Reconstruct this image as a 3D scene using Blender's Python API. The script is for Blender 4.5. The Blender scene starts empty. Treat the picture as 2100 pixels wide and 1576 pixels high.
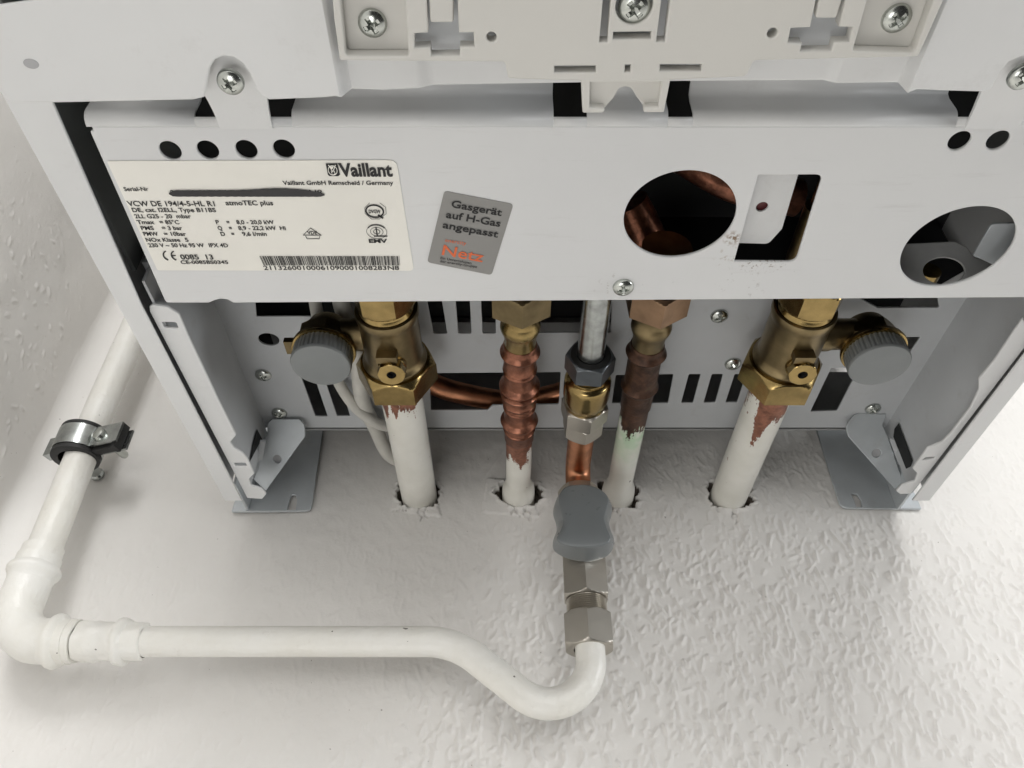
import bpy, bmesh, math, random
import numpy as np
from mathutils import Vector, Matrix, Quaternion

R = math.radians
random.seed(7)
S = bpy.context.scene
COL = S.collection

# ------------------------------------------------------------------ camera
FPX, CX, CY = 1578.0, 1050.0, 788.0
CAMZ = 0.416
TH = R(50.26)
CT, ST = math.cos(TH), math.sin(TH)
cd = bpy.data.cameras.new("camera")
cam = bpy.data.objects.new("camera", cd)
COL.objects.link(cam)
cam.location = (0, 0, CAMZ)
cam.rotation_euler = (math.pi / 2 - TH, 0, 0)
cd.sensor_width = 36.0
cd.lens = FPX / 2100 * 36.0
cd.clip_start = 0.01
cd.clip_end = 100
S.camera = cam

# ------------------------------------------------------------------ light
W = bpy.data.worlds.new("World")
S.world = W
W.use_nodes = True
bg = W.node_tree.nodes["Background"]
bg.inputs[0].default_value = (1.0, 0.985, 0.96, 1)
bg.inputs[1].default_value = 0.03


def area(name, loc, target, sx, sy, power, color):
    d = bpy.data.lights.new(name, 'AREA')
    d.shape = 'RECTANGLE'
    d.size, d.size_y = sx, sy
    d.energy = power
    d.color = color
    o = bpy.data.objects.new(name, d)
    COL.objects.link(o)
    o.location = loc
    o.rotation_euler = (Vector(target) - Vector(loc)).to_track_quat('-Z', 'Y').to_euler()
    return o


area("window_light", (0.2, 0.9, 1.7), (0.0, 0.2, 0.0), 0.9, 0.6, 25.5, (1.0, 0.995, 0.985))
area("side_window_light", (2.4, 0.12, 0.72), (0.05, 0.2, 0.0), 1.3, 0.5, 28.0, (0.97, 0.99, 1.0))
area("ceiling_light", (0.45, 0.25, 1.8), (-0.1, 0.25, 0.0), 0.7, 0.7, 3.6, (1.0, 0.99, 0.965))
area("room_light", (0.05, -0.02, 1.7), (0.0, 0.1, 0.0), 1.2, 0.6, 5.8, (1.0, 0.99, 0.97))
area("front_fill", (-0.16, -0.60, 0.38), (-0.13, 0.23, 0.23), 0.25, 0.35, 1.25, (1.0, 0.99, 0.965))  # added fill close in front, brightens the left of the panel

S.view_settings.view_transform = 'Standard'
S.view_settings.look = 'None'
S.view_settings.exposure = 0.0
S.view_settings.gamma = 1.0
S.view_settings.use_curve_mapping = False
S.render.engine = 'CYCLES'
S.cycles.use_denoising = True
S.cycles.max_bounces = 8


# ------------------------------------------------------------------ photo point -> real plane
def ray(px, py):
    u = (px - CX) / FPX
    v = (py - CY) / FPX
    return Vector((u, CT - v * ST, -ST - v * CT))


def PY(px, py, Y):
    d = ray(px, py)
    return Vector((0, 0, CAMZ)) + d * (Y / d.y)


def PZ(px, py, Z=0.0):
    d = ray(px, py)
    return Vector((0, 0, CAMZ)) + d * ((Z - CAMZ) / d.z)


def PX(px, py, X):
    d = ray(px, py)
    return Vector((0, 0, CAMZ)) + d * (X / d.x)


# ------------------------------------------------------------------ materials
def nt_new(name):
    m = bpy.data.materials.new(name)
    m.use_nodes = True
    nt = m.node_tree
    b = nt.nodes["Principled BSDF"]
    return m, nt, b


def N(nt, t, **kw):
    n = nt.nodes.new(t)
    for k, v in kw.items():
        if k in n.inputs:
            n.inputs[k].default_value = v
        else:
            setattr(n, k, v)
    return n


def pos(nt):
    return N(nt, 'ShaderNodeNewGeometry').outputs['Position']


def noise(nt, vec, scale, detail=3.0, rough=0.55):
    n = N(nt, 'ShaderNodeTexNoise')
    n.inputs['Scale'].default_value = scale
    n.inputs['Detail'].default_value = detail
    n.inputs['Roughness'].default_value = rough
    nt.links.new(vec, n.inputs['Vector'])
    return n.outputs[0]


def ramp(nt, fac, p0, p1, c0=(0, 0, 0, 1), c1=(1, 1, 1, 1)):
    n = N(nt, 'ShaderNodeValToRGB')
    e = n.color_ramp.elements
    e[0].position, e[1].position = p0, p1
    e[0].color, e[1].color = c0, c1
    nt.links.new(fac, n.inputs[0])
    return n.outputs[0]


def mixc(nt, fac, a, b):
    n = N(nt, 'ShaderNodeMix', data_type='RGBA')
    for i, v in ((6, a), (7, b)):
        if isinstance(v, (tuple, list)):
            n.inputs[i].default_value = tuple(v) + ((1,) if len(v) == 3 else ())
        else:
            nt.links.new(v, n.inputs[i])
    if isinstance(fac, (int, float)):
        n.inputs[0].default_value = fac
    else:
        nt.links.new(fac, n.inputs[0])
    return n.outputs[2]


def math_(nt, op, a, b=0.0, c=None):
    n = N(nt, 'ShaderNodeMath', operation=op)
    for i, v in enumerate((a, b) if c is None else (a, b, c)):
        if isinstance(v, (int, float)):
            n.inputs[i].default_value = v
        else:
            nt.links.new(v, n.inputs[i])
    return n.outputs[0]


def bump(nt, b, height, strength, dist=0.001):
    n = N(nt, 'ShaderNodeBump')
    n.inputs['Strength'].default_value = strength
    n.inputs['Distance'].default_value = dist
    nt.links.new(height, n.inputs['Height'])
    nt.links.new(n.outputs[0], b.inputs['Normal'])


def scalevec(nt, vec, s):
    n = N(nt, 'ShaderNodeVectorMath', operation='MULTIPLY')
    n.inputs[1].default_value = s
    nt.links.new(vec, n.inputs[0])
    return n.outputs[0]


GREEN = (0.03, 0.09, 0.045)


def simple(name, col, rough=0.45, metal=0.0, var=0.06, vscale=30.0, bumps=0.0, bscale=400.0, rvar=0.08, spec=0.5, grime=0.0, gcol=(0.30, 0.27, 0.23)):
    m, nt, b = nt_new(name)
    p = pos(nt)
    n1 = noise(nt, p, vscale, 4)
    lo = tuple(max(0, c * (1 - var)) for c in col)
    hi = tuple(min(1, c * (1 + var)) for c in col)
    c = mixc(nt, ramp(nt, n1, 0.3, 0.7), lo, hi)
    if grime:
        gm = ramp(nt, noise(nt, p, 48, 7, 0.78), 0.56, 0.76)
        c = mixc(nt, math_(nt, 'MULTIPLY', gm, grime), c, gcol)
    nt.links.new(c, b.inputs['Base Color'])
    r = math_(nt, 'MULTIPLY_ADD', noise(nt, p, vscale * 3, 3), rvar * 2, rough - rvar)
    nt.links.new(r, b.inputs['Roughness'])
    b.inputs['Metallic'].default_value = metal
    b.inputs['Specular IOR Level'].default_value = spec
    if bumps:
        bump(nt, b, noise(nt, p, bscale, 2), bumps, 0.0005)
    return m


M = {}
M['enamel'] = simple('white_enamel', (0.745, 0.75, 0.75), 0.38, var=0.025, vscale=12, bumps=0.05, bscale=900, grime=0.13)
M['frame'] = simple('shade_grey_enamel', (0.53, 0.545, 0.56), 0.42, var=0.05, vscale=18, bumps=0.05, bscale=900, grime=0.25)  # white enamel greyed to put the shade of the pipe bay into colour
M['galv'] = simple('grey_sheet_metal', (0.52, 0.55, 0.57), 0.42, metal=0.25, var=0.08, vscale=40, grime=0.3)
M['plastic'] = simple('ivory_plastic', (0.66, 0.648, 0.612), 0.5, var=0.02, vscale=14, bumps=0.06, bscale=1500)
M['dark'] = simple('cavity_shade_black', (0.012, 0.013, 0.014), 0.7, var=0.3, vscale=25)  # near-black stands in for shade in the casing, sockets and cut-outs
M['lining'] = simple('gap_shade_grey', (0.22, 0.235, 0.235), 0.5, var=0.15)  # this grey stands in for shade in the gap beside the panel
M['innergrey'] = simple('dull_inner_sheet', (0.33, 0.335, 0.335), 0.5, var=0.12, vscale=60)
M['zinc'] = simple('zinc_screw', (0.52, 0.54, 0.51), 0.24, metal=1.0, var=0.12, vscale=300)
M['steel'] = simple('galvanised_steel', (0.46, 0.48, 0.47), 0.24, metal=1.0, var=0.3, vscale=120)
M['nickel'] = simple('nickel_fitting', (0.50, 0.47, 0.42), 0.36, metal=1.0, var=0.03, vscale=60, bumps=0.015, bscale=1500, rvar=0.04)
M['brass'] = simple('brass', (0.36, 0.26, 0.108), 0.22, metal=1.0, var=0.25, vscale=90, bumps=0.05, bscale=600)
M['brasspatina'] = simple('brass_with_green_spots', (0.32, 0.23, 0.095), 0.24, metal=0.9, var=0.2, vscale=90, grime=0.9, gcol=GREEN)
M['brassdull'] = simple('tarnished_brass', (0.215, 0.165, 0.088), 0.36, metal=1.0, var=0.3, vscale=70, bumps=0.10, bscale=700)
M['bronze'] = simple('pinkish_bronze', (0.27, 0.175, 0.11), 0.36, metal=1.0, var=0.25, vscale=80)
M['coppernew'] = simple('bright_copper', (0.62, 0.285, 0.16), 0.36, metal=1.0, var=0.18, vscale=150)
M['greynut'] = simple('blackened_nut', (0.16, 0.175, 0.19), 0.34, metal=0.8, var=0.15, vscale=120)
M['greyplastic'] = simple('grey_plastic', (0.215, 0.228, 0.23), 0.42, var=0.05, vscale=50, bumps=0.05, bscale=900)
M['knob'] = simple('blue_grey_plastic', (0.165, 0.178, 0.183), 0.30, var=0.03, vscale=40, bumps=0.03, bscale=1200)
M['rubber'] = simple('black_rubber', (0.018, 0.018, 0.018), 0.6, var=0.2, vscale=80)
M['cable'] = simple('white_cable_sheath', (0.60, 0.585, 0.54), 0.5, var=0.12, vscale=60)
M['ink'] = simple('black_ink', (0.012, 0.012, 0.013), 0.55, var=0.1)
M['marker'] = simple('dark_marker', (0.035, 0.034, 0.036), 0.6, var=0.05)
M['orange'] = simple('orange_ink', (0.78, 0.16, 0.055), 0.55, var=0.05)
M['paper'] = simple('cream_label_paper', (0.91, 0.89, 0.825), 0.5, var=0.03, vscale=25)
M['greypaper'] = simple('grey_label_foil', (0.285, 0.28, 0.268), 0.5, var=0.04, vscale=30)
M['dimple'] = simple('scuffed_enamel', (0.42, 0.42, 0.43), 0.5, var=0.15, vscale=90)
M['redrubber'] = simple('dark_red_rubber', (0.10, 0.014, 0.016), 0.5, var=0.1)


def copper_node(nt, p, dull):
    n1 = noise(nt, p, 150, 6, 0.72)
    a, b = ((0.11, 0.046, 0.030), (0.44, 0.19, 0.12)) if not dull else ((0.026, 0.015, 0.011), (0.135, 0.068, 0.042))
    c = mixc(nt, ramp(nt, n1, 0.3, 0.72), a, b)
    g = ramp(nt, noise(nt, p, 75, 3, 0.6), 0.66, 0.73)
    return mixc(nt, math_(nt, 'MULTIPLY', g, 0.55 if not dull else 0.5), c, (0.045, 0.095, 0.055)), g


def old_copper(name, dull=False):
    m, nt, b = nt_new(name)
    p = pos(nt)
    c, g = copper_node(nt, p, dull)
    nt.links.new(c, b.inputs['Base Color'])
    b.inputs['Metallic'].default_value = 0.9 if not dull else 0.7
    nt.links.new(math_(nt, 'MULTIPLY_ADD', noise(nt, p, 160, 3), 0.3, 0.2 if not dull else 0.3), b.inputs['Roughness'])
    bump(nt, b, noise(nt, p, 260, 4), 0.5, 0.0008)
    return m


def peeled(name, z0, amp, dull=False, streak=520.0, slant=(0.0, 0.0), green=0.0, streaks=()):
    """white paint that ends in a ragged brushed edge; bare copper above it"""
    m, nt, b = nt_new(name)
    p = pos(nt)
    sep = N(nt, 'ShaderNodeSeparateXYZ')
    nt.links.new(p, sep.inputs[0])
    n1 = noise(nt, scalevec(nt, p, (1, 1, 0.10)), streak * 1.9, 4, 0.65)
    n2 = noise(nt, scalevec(nt, p, (1, 1, 0.35)), streak * 0.28, 2, 0.5)
    h = math_(nt, 'ADD', math_(nt, 'MULTIPLY', math_(nt, 'SUBTRACT', n1, 0.5), amp * 1.3),
              math_(nt, 'MULTIPLY', math_(nt, 'SUBTRACT', n2, 0.5), amp * 2.6))
    h = math_(nt, 'ADD', h, math_(nt, 'MULTIPLY', math_(nt, 'SUBTRACT', noise(nt, p, 620, 3, 0.6), 0.5), amp * 1.1))
    edge = math_(nt, 'ADD', sep.outputs[2], h)
    edge = math_(nt, 'ADD', edge, math_(nt, 'MULTIPLY', math_(nt, 'SUBTRACT', sep.outputs[0], slant[0]), slant[1]))
    for (sx, sw, sd) in streaks:
        q = math_(nt, 'DIVIDE', math_(nt, 'SUBTRACT', sep.outputs[0], sx), sw)
        g_ = math_(nt, 'EXPONENT', math_(nt, 'MULTIPLY', math_(nt, 'MULTIPLY', q, q), -1.0))
        edge = math_(nt, 'ADD', edge, math_(nt, 'MULTIPLY', g_, sd))
    f = math_(nt, 'GREATER_THAN', edge, z0)
    # small chips lower down
    chip = math_(nt, 'GREATER_THAN', noise(nt, scalevec(nt, p, (1, 1, 0.7)), 330, 2, 0.5), 0.765)
    f2 = math_(nt, 'MAXIMUM', f, math_(nt, 'MULTIPLY', chip, 0.8))
    cop, g = copper_node(nt, p, dull)
    white = mixc(nt, ramp(nt, noise(nt, p, 45, 4), 0.35, 0.75), (0.80, 0.785, 0.73), (0.70, 0.685, 0.62))
    if green:
        gz = math_(nt, 'MULTIPLY', ramp(nt, noise(nt, p, 60, 3), 0.36, 0.56), green)
        zf = N(nt, 'ShaderNodeMapRange')
        nt.links.new(sep.outputs[2], zf.inputs[0])
        zf.inputs[1].default_value, zf.inputs[2].default_value = 0.035, 0.075
        white = mixc(nt, math_(nt, 'MULTIPLY', gz, zf.outputs[0]), white, (0.42, 0.60, 0.40))
    nt.links.new(mixc(nt, f2, white, cop), b.inputs['Base Color'])
    nt.links.new(math_(nt, 'MULTIPLY', f2, 0.55), b.inputs['Metallic'])
    nt.links.new(math_(nt, 'MULTIPLY_ADD', noise(nt, p, 120, 2), 0.2, 0.33), b.inputs['Roughness'])
    bump(nt, b, math_(nt, 'ADD', math_(nt, 'MULTIPLY', f2, -0.6), math_(nt, 'MULTIPLY', noise(nt, p, 300, 3), 0.35)), 0.5, 0.0006)
    return m




def pipe_paint():
    m, nt, b = nt_new('white_pipe_paint')
    p = pos(nt)
    c = mixc(nt, ramp(nt, noise(nt, p, 26, 5, 0.65), 0.32, 0.7), (0.765, 0.745, 0.685), (0.83, 0.82, 0.785))
    grime = math_(nt, 'MULTIPLY', ramp(nt, noise(nt, p, 95, 6, 0.75), 0.60, 0.74), 0.22)
    c = mixc(nt, grime, c, (0.42, 0.37, 0.30))
    nick = math_(nt, 'GREATER_THAN', noise(nt, scalevec(nt, p, (0.6, 1.0, 1.0)), 330, 1, 0.5), 0.79)
    c = mixc(nt, math_(nt, 'MULTIPLY', nick, 0.85), c, (0.10, 0.085, 0.07))
    nt.links.new(c, b.inputs['Base Color'])
    nt.links.new(math_(nt, 'MULTIPLY_ADD', noise(nt, p, 70, 3), 0.3, 0.24), b.inputs['Roughness'])
    h = math_(nt, 'ADD', math_(nt, 'MULTIPLY', noise(nt, p, 110, 4, 0.6), 1.0), math_(nt, 'MULTIPLY', noise(nt, scalevec(nt, p, (0.25, 0.25, 1.0)), 700, 2), 0.35))
    bump(nt, b, math_(nt, 'SUBTRACT', h, math_(nt, 'MULTIPLY', nick, 0.4)), 0.65, 0.0011)
    return m


M['paintwhite'] = pipe_paint()
M['copper'] = old_copper('aged_copper')
M['copperdark'] = old_copper('dark_oxidised_copper', True)
M['peelA'] = peeled('paint_peeled_short', 0.0995, 0.012, streaks=((-0.0610, 0.0012, 0.007), (-0.0665, 0.0016, 0.006)))
M['peelB'] = peeled('paint_peeled_low', 0.049, 0.011, streaks=((0.0055, 0.0022, 0.006),))
M['peelC'] = peeled('paint_peeled_green', 0.076, 0.013, True, slant=(0.068, 0.3), green=1.0, streaks=((0.0645, 0.0025, 0.008),))
M['peelD'] = peeled('paint_peeled_long', 0.1015, 0.019, streaks=((0.1340, 0.0042, 0.020), (0.1318, 0.0026, 0.018), (0.1420, 0.0022, 0.009)))


def panel_material():
    m, nt, b = nt_new('panel_enamel_with_smudges')
    p = pos(nt)
    base = mixc(nt, ramp(nt, noise(nt, p, 12, 3), 0.3, 0.7), (0.725, 0.73, 0.735), (0.76, 0.765, 0.765))
    # horizontal faint scuffs
    sc = ramp(nt, noise(nt, scalevec(nt, p, (1, 1, 9)), 26, 5, 0.7), 0.58, 0.75)
    base = mixc(nt, math_(nt, 'MULTIPLY', sc, 0.16), base, (0.40, 0.38, 0.36))

    def spot(px, py, r, s, col, base, th=0.5, scl=330):
        q = PY(px, py, 0.23)
        d = N(nt, 'ShaderNodeVectorMath', operation='DISTANCE')
        nt.links.new(p, d.inputs[0])
        d.inputs[1].default_value = q
        f = N(nt, 'ShaderNodeMapRange')
        nt.links.new(d.outputs['Value'], f.inputs[0])
        f.inputs[1].default_value, f.inputs[2].default_value = r, r * 0.2
        nn = ramp(nt, noise(nt, p, scl, 4, 0.6), th, th + 0.1)
        return mixc(nt, math_(nt, 'MULTIPLY', math_(nt, 'MULTIPLY', f.outputs[0], nn), s), base, col)
    base = spot(1503, 489, 0.0042, 0.95, (0.20, 0.11, 0.04), base, 0.46, 500)
    base = spot(1500, 520, 0.009, 0.5, (0.33, 0.25, 0.17), base, 0.55, 420)
    base = spot(1545, 543, 0.006, 0.9, (0.16, 0.10, 0.06), base, 0.55, 700)
    base = spot(1585, 541, 0.006, 0.9, (0.16, 0.10, 0.06), base, 0.55, 700)
    base = spot(1520, 580, 0.014, 0.55, (0.25, 0.22, 0.2), base, 0.62, 380)
    base = spot(1340, 575, 0.010, 0.8, (0.06, 0.06, 0.06), base, 0.68, 420)
    base = spot(1645, 565, 0.008, 0.7, (0.08, 0.07, 0.06), base, 0.68, 520)
    base = spot(1250, 585, 0.008, 0.6, (0.25, 0.22, 0.2), base, 0.58, 500)
    nt.links.new(base, b.inputs['Base Color'])
    nt.links.new(math_(nt, 'MULTIPLY_ADD', noise(nt, p, 40, 3), 0.14, 0.30), b.inputs['Roughness'])
    bump(nt, b, noise(nt, p, 900, 2), 0.05, 0.0005)
    return m


M['panel'] = panel_material()


def wall_material():
    m, nt, b = nt_new('painted_woodchip_wallpaper')
    p = pos(nt)
    sep = N(nt, 'ShaderNodeSeparateXYZ')
    nt.links.new(p, sep.inputs[0])
    c = mixc(nt, ramp(nt, noise(nt, p, 9, 5, 0.6), 0.3, 0.7), (0.715, 0.695, 0.668), (0.77, 0.752, 0.725))
    spk = ramp(nt, noise(nt, p, 420, 1, 0.4), 0.80, 0.83)
    c = mixc(nt, math_(nt, 'MULTIPLY', spk, 0.7), c, (0.25, 0.22, 0.19))
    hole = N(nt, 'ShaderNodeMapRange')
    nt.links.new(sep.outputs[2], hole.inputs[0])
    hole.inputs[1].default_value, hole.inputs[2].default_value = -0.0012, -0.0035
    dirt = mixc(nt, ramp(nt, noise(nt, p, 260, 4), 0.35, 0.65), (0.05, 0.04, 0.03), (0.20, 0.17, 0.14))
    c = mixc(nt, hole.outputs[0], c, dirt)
    nt.links.new(c, b.inputs['Base Color'])
    b.inputs['Roughness'].default_value = 0.62
    b.inputs['Specular IOR Level'].default_value = 0.35
    bump(nt, b, noise(nt, p, 620, 4, 0.7), 0.26, 0.0007)
    return m


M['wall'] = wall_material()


# ------------------------------------------------------------------ object helpers
def link(name, me, mat, parent=None):
    o = bpy.data.objects.new(name, me)
    if mat is not None and not me.materials:
        me.materials.append(mat)
    COL.objects.link(o)
    if parent is not None:
        o.parent = parent
        if parent.type == 'EMPTY':
            o.matrix_parent_inverse = Matrix.Translation(-parent.location)
    return o


def tag(o, label, cat, group=None, kind=None):
    if label:
        o['label'] = label
    if cat:
        o['category'] = cat
    if group:
        o['group'] = group
    if kind:
        o['kind'] = kind
    return o


def thing(name, loc, label, cat, group=None):
    o = bpy.data.objects.new(name, None)
    o.empty_display_size = 0.02
    COL.objects.link(o)
    o.location = loc
    return tag(o, label, cat, group)


class MB:
    def __init__(self):
        self.v, self.f = [], []

    def add(self, vs, fs):
        k = len(self.v)
        self.v += [tuple(x) for x in vs]
        self.f += [tuple(i + k for i in f) for f in fs]
        return self

    def mesh(self, name, smooth=None):
        me = bpy.data.meshes.new(name)
        me.from_pydata(self.v, [], self.f)
        me.update()
        if smooth:
            me.shade_smooth()
            me.set_sharp_from_angle(angle=R(smooth))
        return me

    def build(self, name, mat, parent=None, smooth=None):
        return link(name, self.mesh(name, smooth), mat, parent)


def frame_axis(axis):
    n = Vector(axis).normalized()
    t = Vector((1, 0, 0)) if abs(n.x) < 0.9 else Vector((0, 0, 1))
    u = (t - n * t.dot(n)).normalized()
    v = n.cross(u)
    return u, v, n


def lathe(mb, prof, origin, axis, seg=56, rot=0.0, wob=None):
    """prof: list of (radius, distance along axis)"""
    u, v, n = frame_axis(axis)
    o = Vector(origin)
    vs, fs = [], []
    for r, h in prof:
        for i in range(seg):
            a = 2 * math.pi * i / seg + rot
            rr = r * (1 + (wob(a, h) if wob else 0))
            vs.append(o + n * h + (u * math.cos(a) + v * math.sin(a)) * rr)
    for j in range(len(prof) - 1):
        for i in range(seg):
            i2 = (i + 1) % seg
            fs.append((j * seg + i, j * seg + i2, (j + 1) * seg + i2, (j + 1) * seg + i))
    mb.add(vs, fs)
    return mb


def nut(mb, origin, axis, h0, h1, af, bore, sides=6, rot=0.0, ch=0.0016, ch0=True, ch1=True, k=0.55, seg=72):
    """chamfered polygonal nut with curved chamfer arcs"""
    u, v, n = frame_axis(axis)
    o = Vector(origin)
    ri = af / 2
    rc = ri / math.cos(math.pi / sides)
    hs = [h0]
    for q in (0.15, 0.3, 0.5, 0.7, 0.85, 1.0):
        hs.append(h0 + ch * 1.4 * q)
    for q in (1.0, 0.85, 0.7, 0.5, 0.3, 0.15):
        hs.append(h1 - ch * 1.4 * q)
    hs.append(h1)
    rows = [[bore] * seg]
    hh = [h0]
    for h in hs:
        row = []
        for i in range(seg):
            a = 2 * math.pi * i / seg
            w = 2 * math.pi / sides
            aa = (a + w / 2) % w - w / 2
            r = ri / math.cos(aa)
            if ch0:
                r = min(r, ri * 0.985 + (h - h0) / k)
            if ch1:
                r = min(r, ri * 0.985 + (h1 - h) / k)
            row.append(r)
        rows.append(row)
        hh.append(h)
    rows.append([bore] * seg)
    hh.append(h1)
    vs, fs = [], []
    for row, h in zip(rows, hh):
        for i in range(seg):
            a = 2 * math.pi * i / seg + rot
            vs.append(o + n * h + (u * math.cos(a) + v * math.sin(a)) * row[i])
    L = len(rows)
    for j in range(L - 1):
        for i in range(seg):
            i2 = (i + 1) % seg
            fs.append((j * seg + i, j * seg + i2, (j + 1) * seg + i2, (j + 1) * seg + i))
    mb.add(vs, fs)
    return mb


def fillet(pts, radii, steps=14):
    out = [Vector(pts[0])]
    for i in range(1, len(pts) - 1):
        a, b, c = Vector(pts[i - 1]), Vector(pts[i]), Vector(pts[i + 1])
        d1, d2 = (a - b).normalized(), (c - b).normalized()
        ang = d1.angle(d2)
        r = radii[i - 1] if isinstance(radii, (list, tuple)) else radii
        t = r / math.tan(ang / 2)
        t = min(t, (a - b).length * 0.95, (c - b).length * 0.95)
        r = t * math.tan(ang / 2)
        bis = (d1 + d2).normalized()
        cen = b + bis * (r / math.sin(ang / 2))
        p1, p2 = b + d1 * t - cen, b + d2 * t - cen
        tot = p1.angle(p2)
        ax = p1.cross(p2).normalized()
        for s in range(steps + 1):
            out.append(cen + Quaternion(ax, tot * s / steps) @ p1)
    out.append(Vector(pts[-1]))
    return out


def catmull(pts, n=8):
    p = [Vector(x) for x in pts]
    p = [p[0] * 2 - p[1]] + p + [p[-1] * 2 - p[-2]]
    out = []
    for i in range(1, len(p) - 2):
        for s in range(n):
            t = s / n
            out.append(0.5 * ((2 * p[i]) + (p[i + 1] - p[i - 1]) * t + (2 * p[i - 1] - 5 * p[i] + 4 * p[i + 1] - p[i + 2]) * t * t
                              + (3 * p[i] - p[i - 1] - 3 * p[i + 1] + p[i + 2]) * t ** 3))
    out.append(p[-2])
    return out


def tube(mb, path, r, seg=36, cap=True, wob=None):
    path = [Vector(p) for p in path]
    n = len(path)
    tang = []
    for i in range(n):
        a = path[max(0, i - 1)]
        b = path[min(n - 1, i + 1)]
        tang.append((b - a).normalized())
    t0 = tang[0]
    up = Vector((0, 0, 1)) if abs(t0.z) < 0.9 else Vector((0, 1, 0))
    u = (up - t0 * up.dot(t0)).normalized()
    vs, fs = [], []
    for i in range(n):
        if i:
            q = tang[i - 1].rotation_difference(tang[i])
            u = q @ u
            u = (u - tang[i] * u.dot(tang[i])).normalized()
        v = tang[i].cross(u)
        rr = r[i] if isinstance(r, (list, tuple)) else r
        for k in range(seg):
            a = 2 * math.pi * k / seg
            rk = rr * (1 + (wob(i, a) if wob else 0))
            vs.append(path[i] + (u * math.cos(a) + v * math.sin(a)) * rk)
    for i in range(n - 1):
        for k in range(seg):
            k2 = (k + 1) % seg
            fs.append((i * seg + k, i * seg + k2, (i + 1) * seg + k2, (i + 1) * seg + k))
    if cap:
        fs.append(tuple(range(seg - 1, -1, -1)))
        fs.append(tuple((n - 1) * seg + k for k in range(seg)))
    mb.add(vs, fs)
    return mb


def box(mb, lo, hi):
    (x0, y0, z0), (x1, y1, z1) = lo, hi
    mb.add([(x0, y0, z0), (x1, y0, z0), (x1, y1, z0), (x0, y1, z0), (x0, y0, z1), (x1, y0, z1), (x1, y1, z1), (x0, y1, z1)],
           [(0, 3, 2, 1), (4, 5, 6, 7), (0, 1, 5, 4), (1, 2, 6, 5), (2, 3, 7, 6), (3, 0, 4, 7)])
    return mb


# ---- flat sheets with holes: 2D filled curve, given thickness and a small rounded edge
def round_poly(pts, rads, steps=5):
    out = []
    n = len(pts)
    for i in range(n):
        r = rads[i]
        b = Vector(pts[i])
        if r <= 0:
            out.append(b)
            continue
        a, c = Vector(pts[i - 1]), Vector(pts[(i + 1) % n])
        d1, d2 = (a - b), (c - b)
        l1, l2 = d1.length, d2.length
        d1.normalize(), d2.normalize()
        ang = d1.angle(d2)
        t = min(r / math.tan(ang / 2), l1 * 0.48, l2 * 0.48)
        for s in range(steps + 1):
            k = s / steps
            p, q = b + d1 * t, b + d2 * t
            out.append(p.lerp(b, k).lerp(b.lerp(q, k), k))
    return out


def curve_mesh(loops, thick, bev, res=2):
    cu = bpy.data.curves.new('tmp', 'CURVE')
    cu.dimensions = '2D'
    cu.fill_mode = 'BOTH'
    cu.extrude = max(0.0, thick / 2 - bev)
    cu.bevel_depth = bev
    cu.bevel_resolution = res
    cu.offset = -bev
    for lp in loops:
        sp = cu.splines.new('POLY')
        sp.points.add(len(lp) - 1)
        for i, p in enumerate(lp):
            sp.points[i].co = (p[0], p[1], 0, 1)
        sp.use_cyclic_u = True
    ob = bpy.data.objects.new('tmp', cu)
    COL.objects.link(ob)
    dg = bpy.context.evaluated_depsgraph_get()
    me = bpy.data.meshes.new_from_object(ob.evaluated_get(dg))
    bpy.data.objects.remove(ob)
    bpy.data.curves.remove(cu)
    me.materials.clear()
    return me


class Plane:
    """a real plane; u,v span it, n looks to the viewer's side"""
    def __init__(self, o, u, v):
        self.o, self.u, self.v = Vector(o), Vector(u).normalized(), Vector(v).normalized()
        self.n = self.u.cross(self.v).normalized()

    def hit(self, px, py):
        c = Vector((0, 0, CAMZ))
        d = ray(px, py)
        p = c + d * ((self.o - c).dot(self.n) / d.dot(self.n))
        q = p - self.o
        return (q.dot(self.u), q.dot(self.v))

    def mat(self):
        m = Matrix((self.u, self.v, self.n)).transposed().to_4x4()
        m.translation = self.o
        return m


def yplane(Y):
    return Plane((0, Y, 0), (1, 0, 0), (0, 0, 1))


def zplane(Z):
    return Plane((0, 0, Z), (1, 0, 0), (0, 1, 0))


def ell(pl, px, py, rx, rz=None, n=48):
    c = pl.hit(px, py)
    rz = rz or rx
    return [(c[0] + rx * math.cos(2 * math.pi * i / n), c[1] + rz * math.sin(2 * math.pi * i / n)) for i in range(n)]


def loop(pl, pts):
    co = [pl.hit(p[0], p[1]) for p in pts]
    return [tuple(x) for x in round_poly([Vector(c) for c in co], [(p[2] if len(p) > 2 else 0) for p in pts])]


def sheet(name, pl, outline, holes, thick, mat, parent=None, bev=0.0004, raw=False, res=2, post=None):
    """front face on plane pl, thickness behind it"""
    loops = [outline if raw else loop(pl, outline)]
    for h in holes:
        loops.append(h if (h and not isinstance(h[0], str) and raw) else h)
    me = curve_mesh(loops, thick, bev, res)
    me.transform(Matrix.Translation((0, 0, -thick / 2)))
    me.transform(pl.mat())
    if post:
        post(me)
    me.update()
    return link(name, me, mat, parent)


def cutx(me, xs, fn):
    bm = bmesh.new()
    bm.from_mesh(me)
    for x in xs:
        bmesh.ops.bisect_plane(bm, geom=bm.verts[:] + bm.edges[:] + bm.faces[:], plane_co=(x, 0, 0), plane_no=(1, 0, 0))
    for v in bm.verts:
        v.co.y += fn(v.co.x)
    bm.to_mesh(me)
    bm.free()


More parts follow.
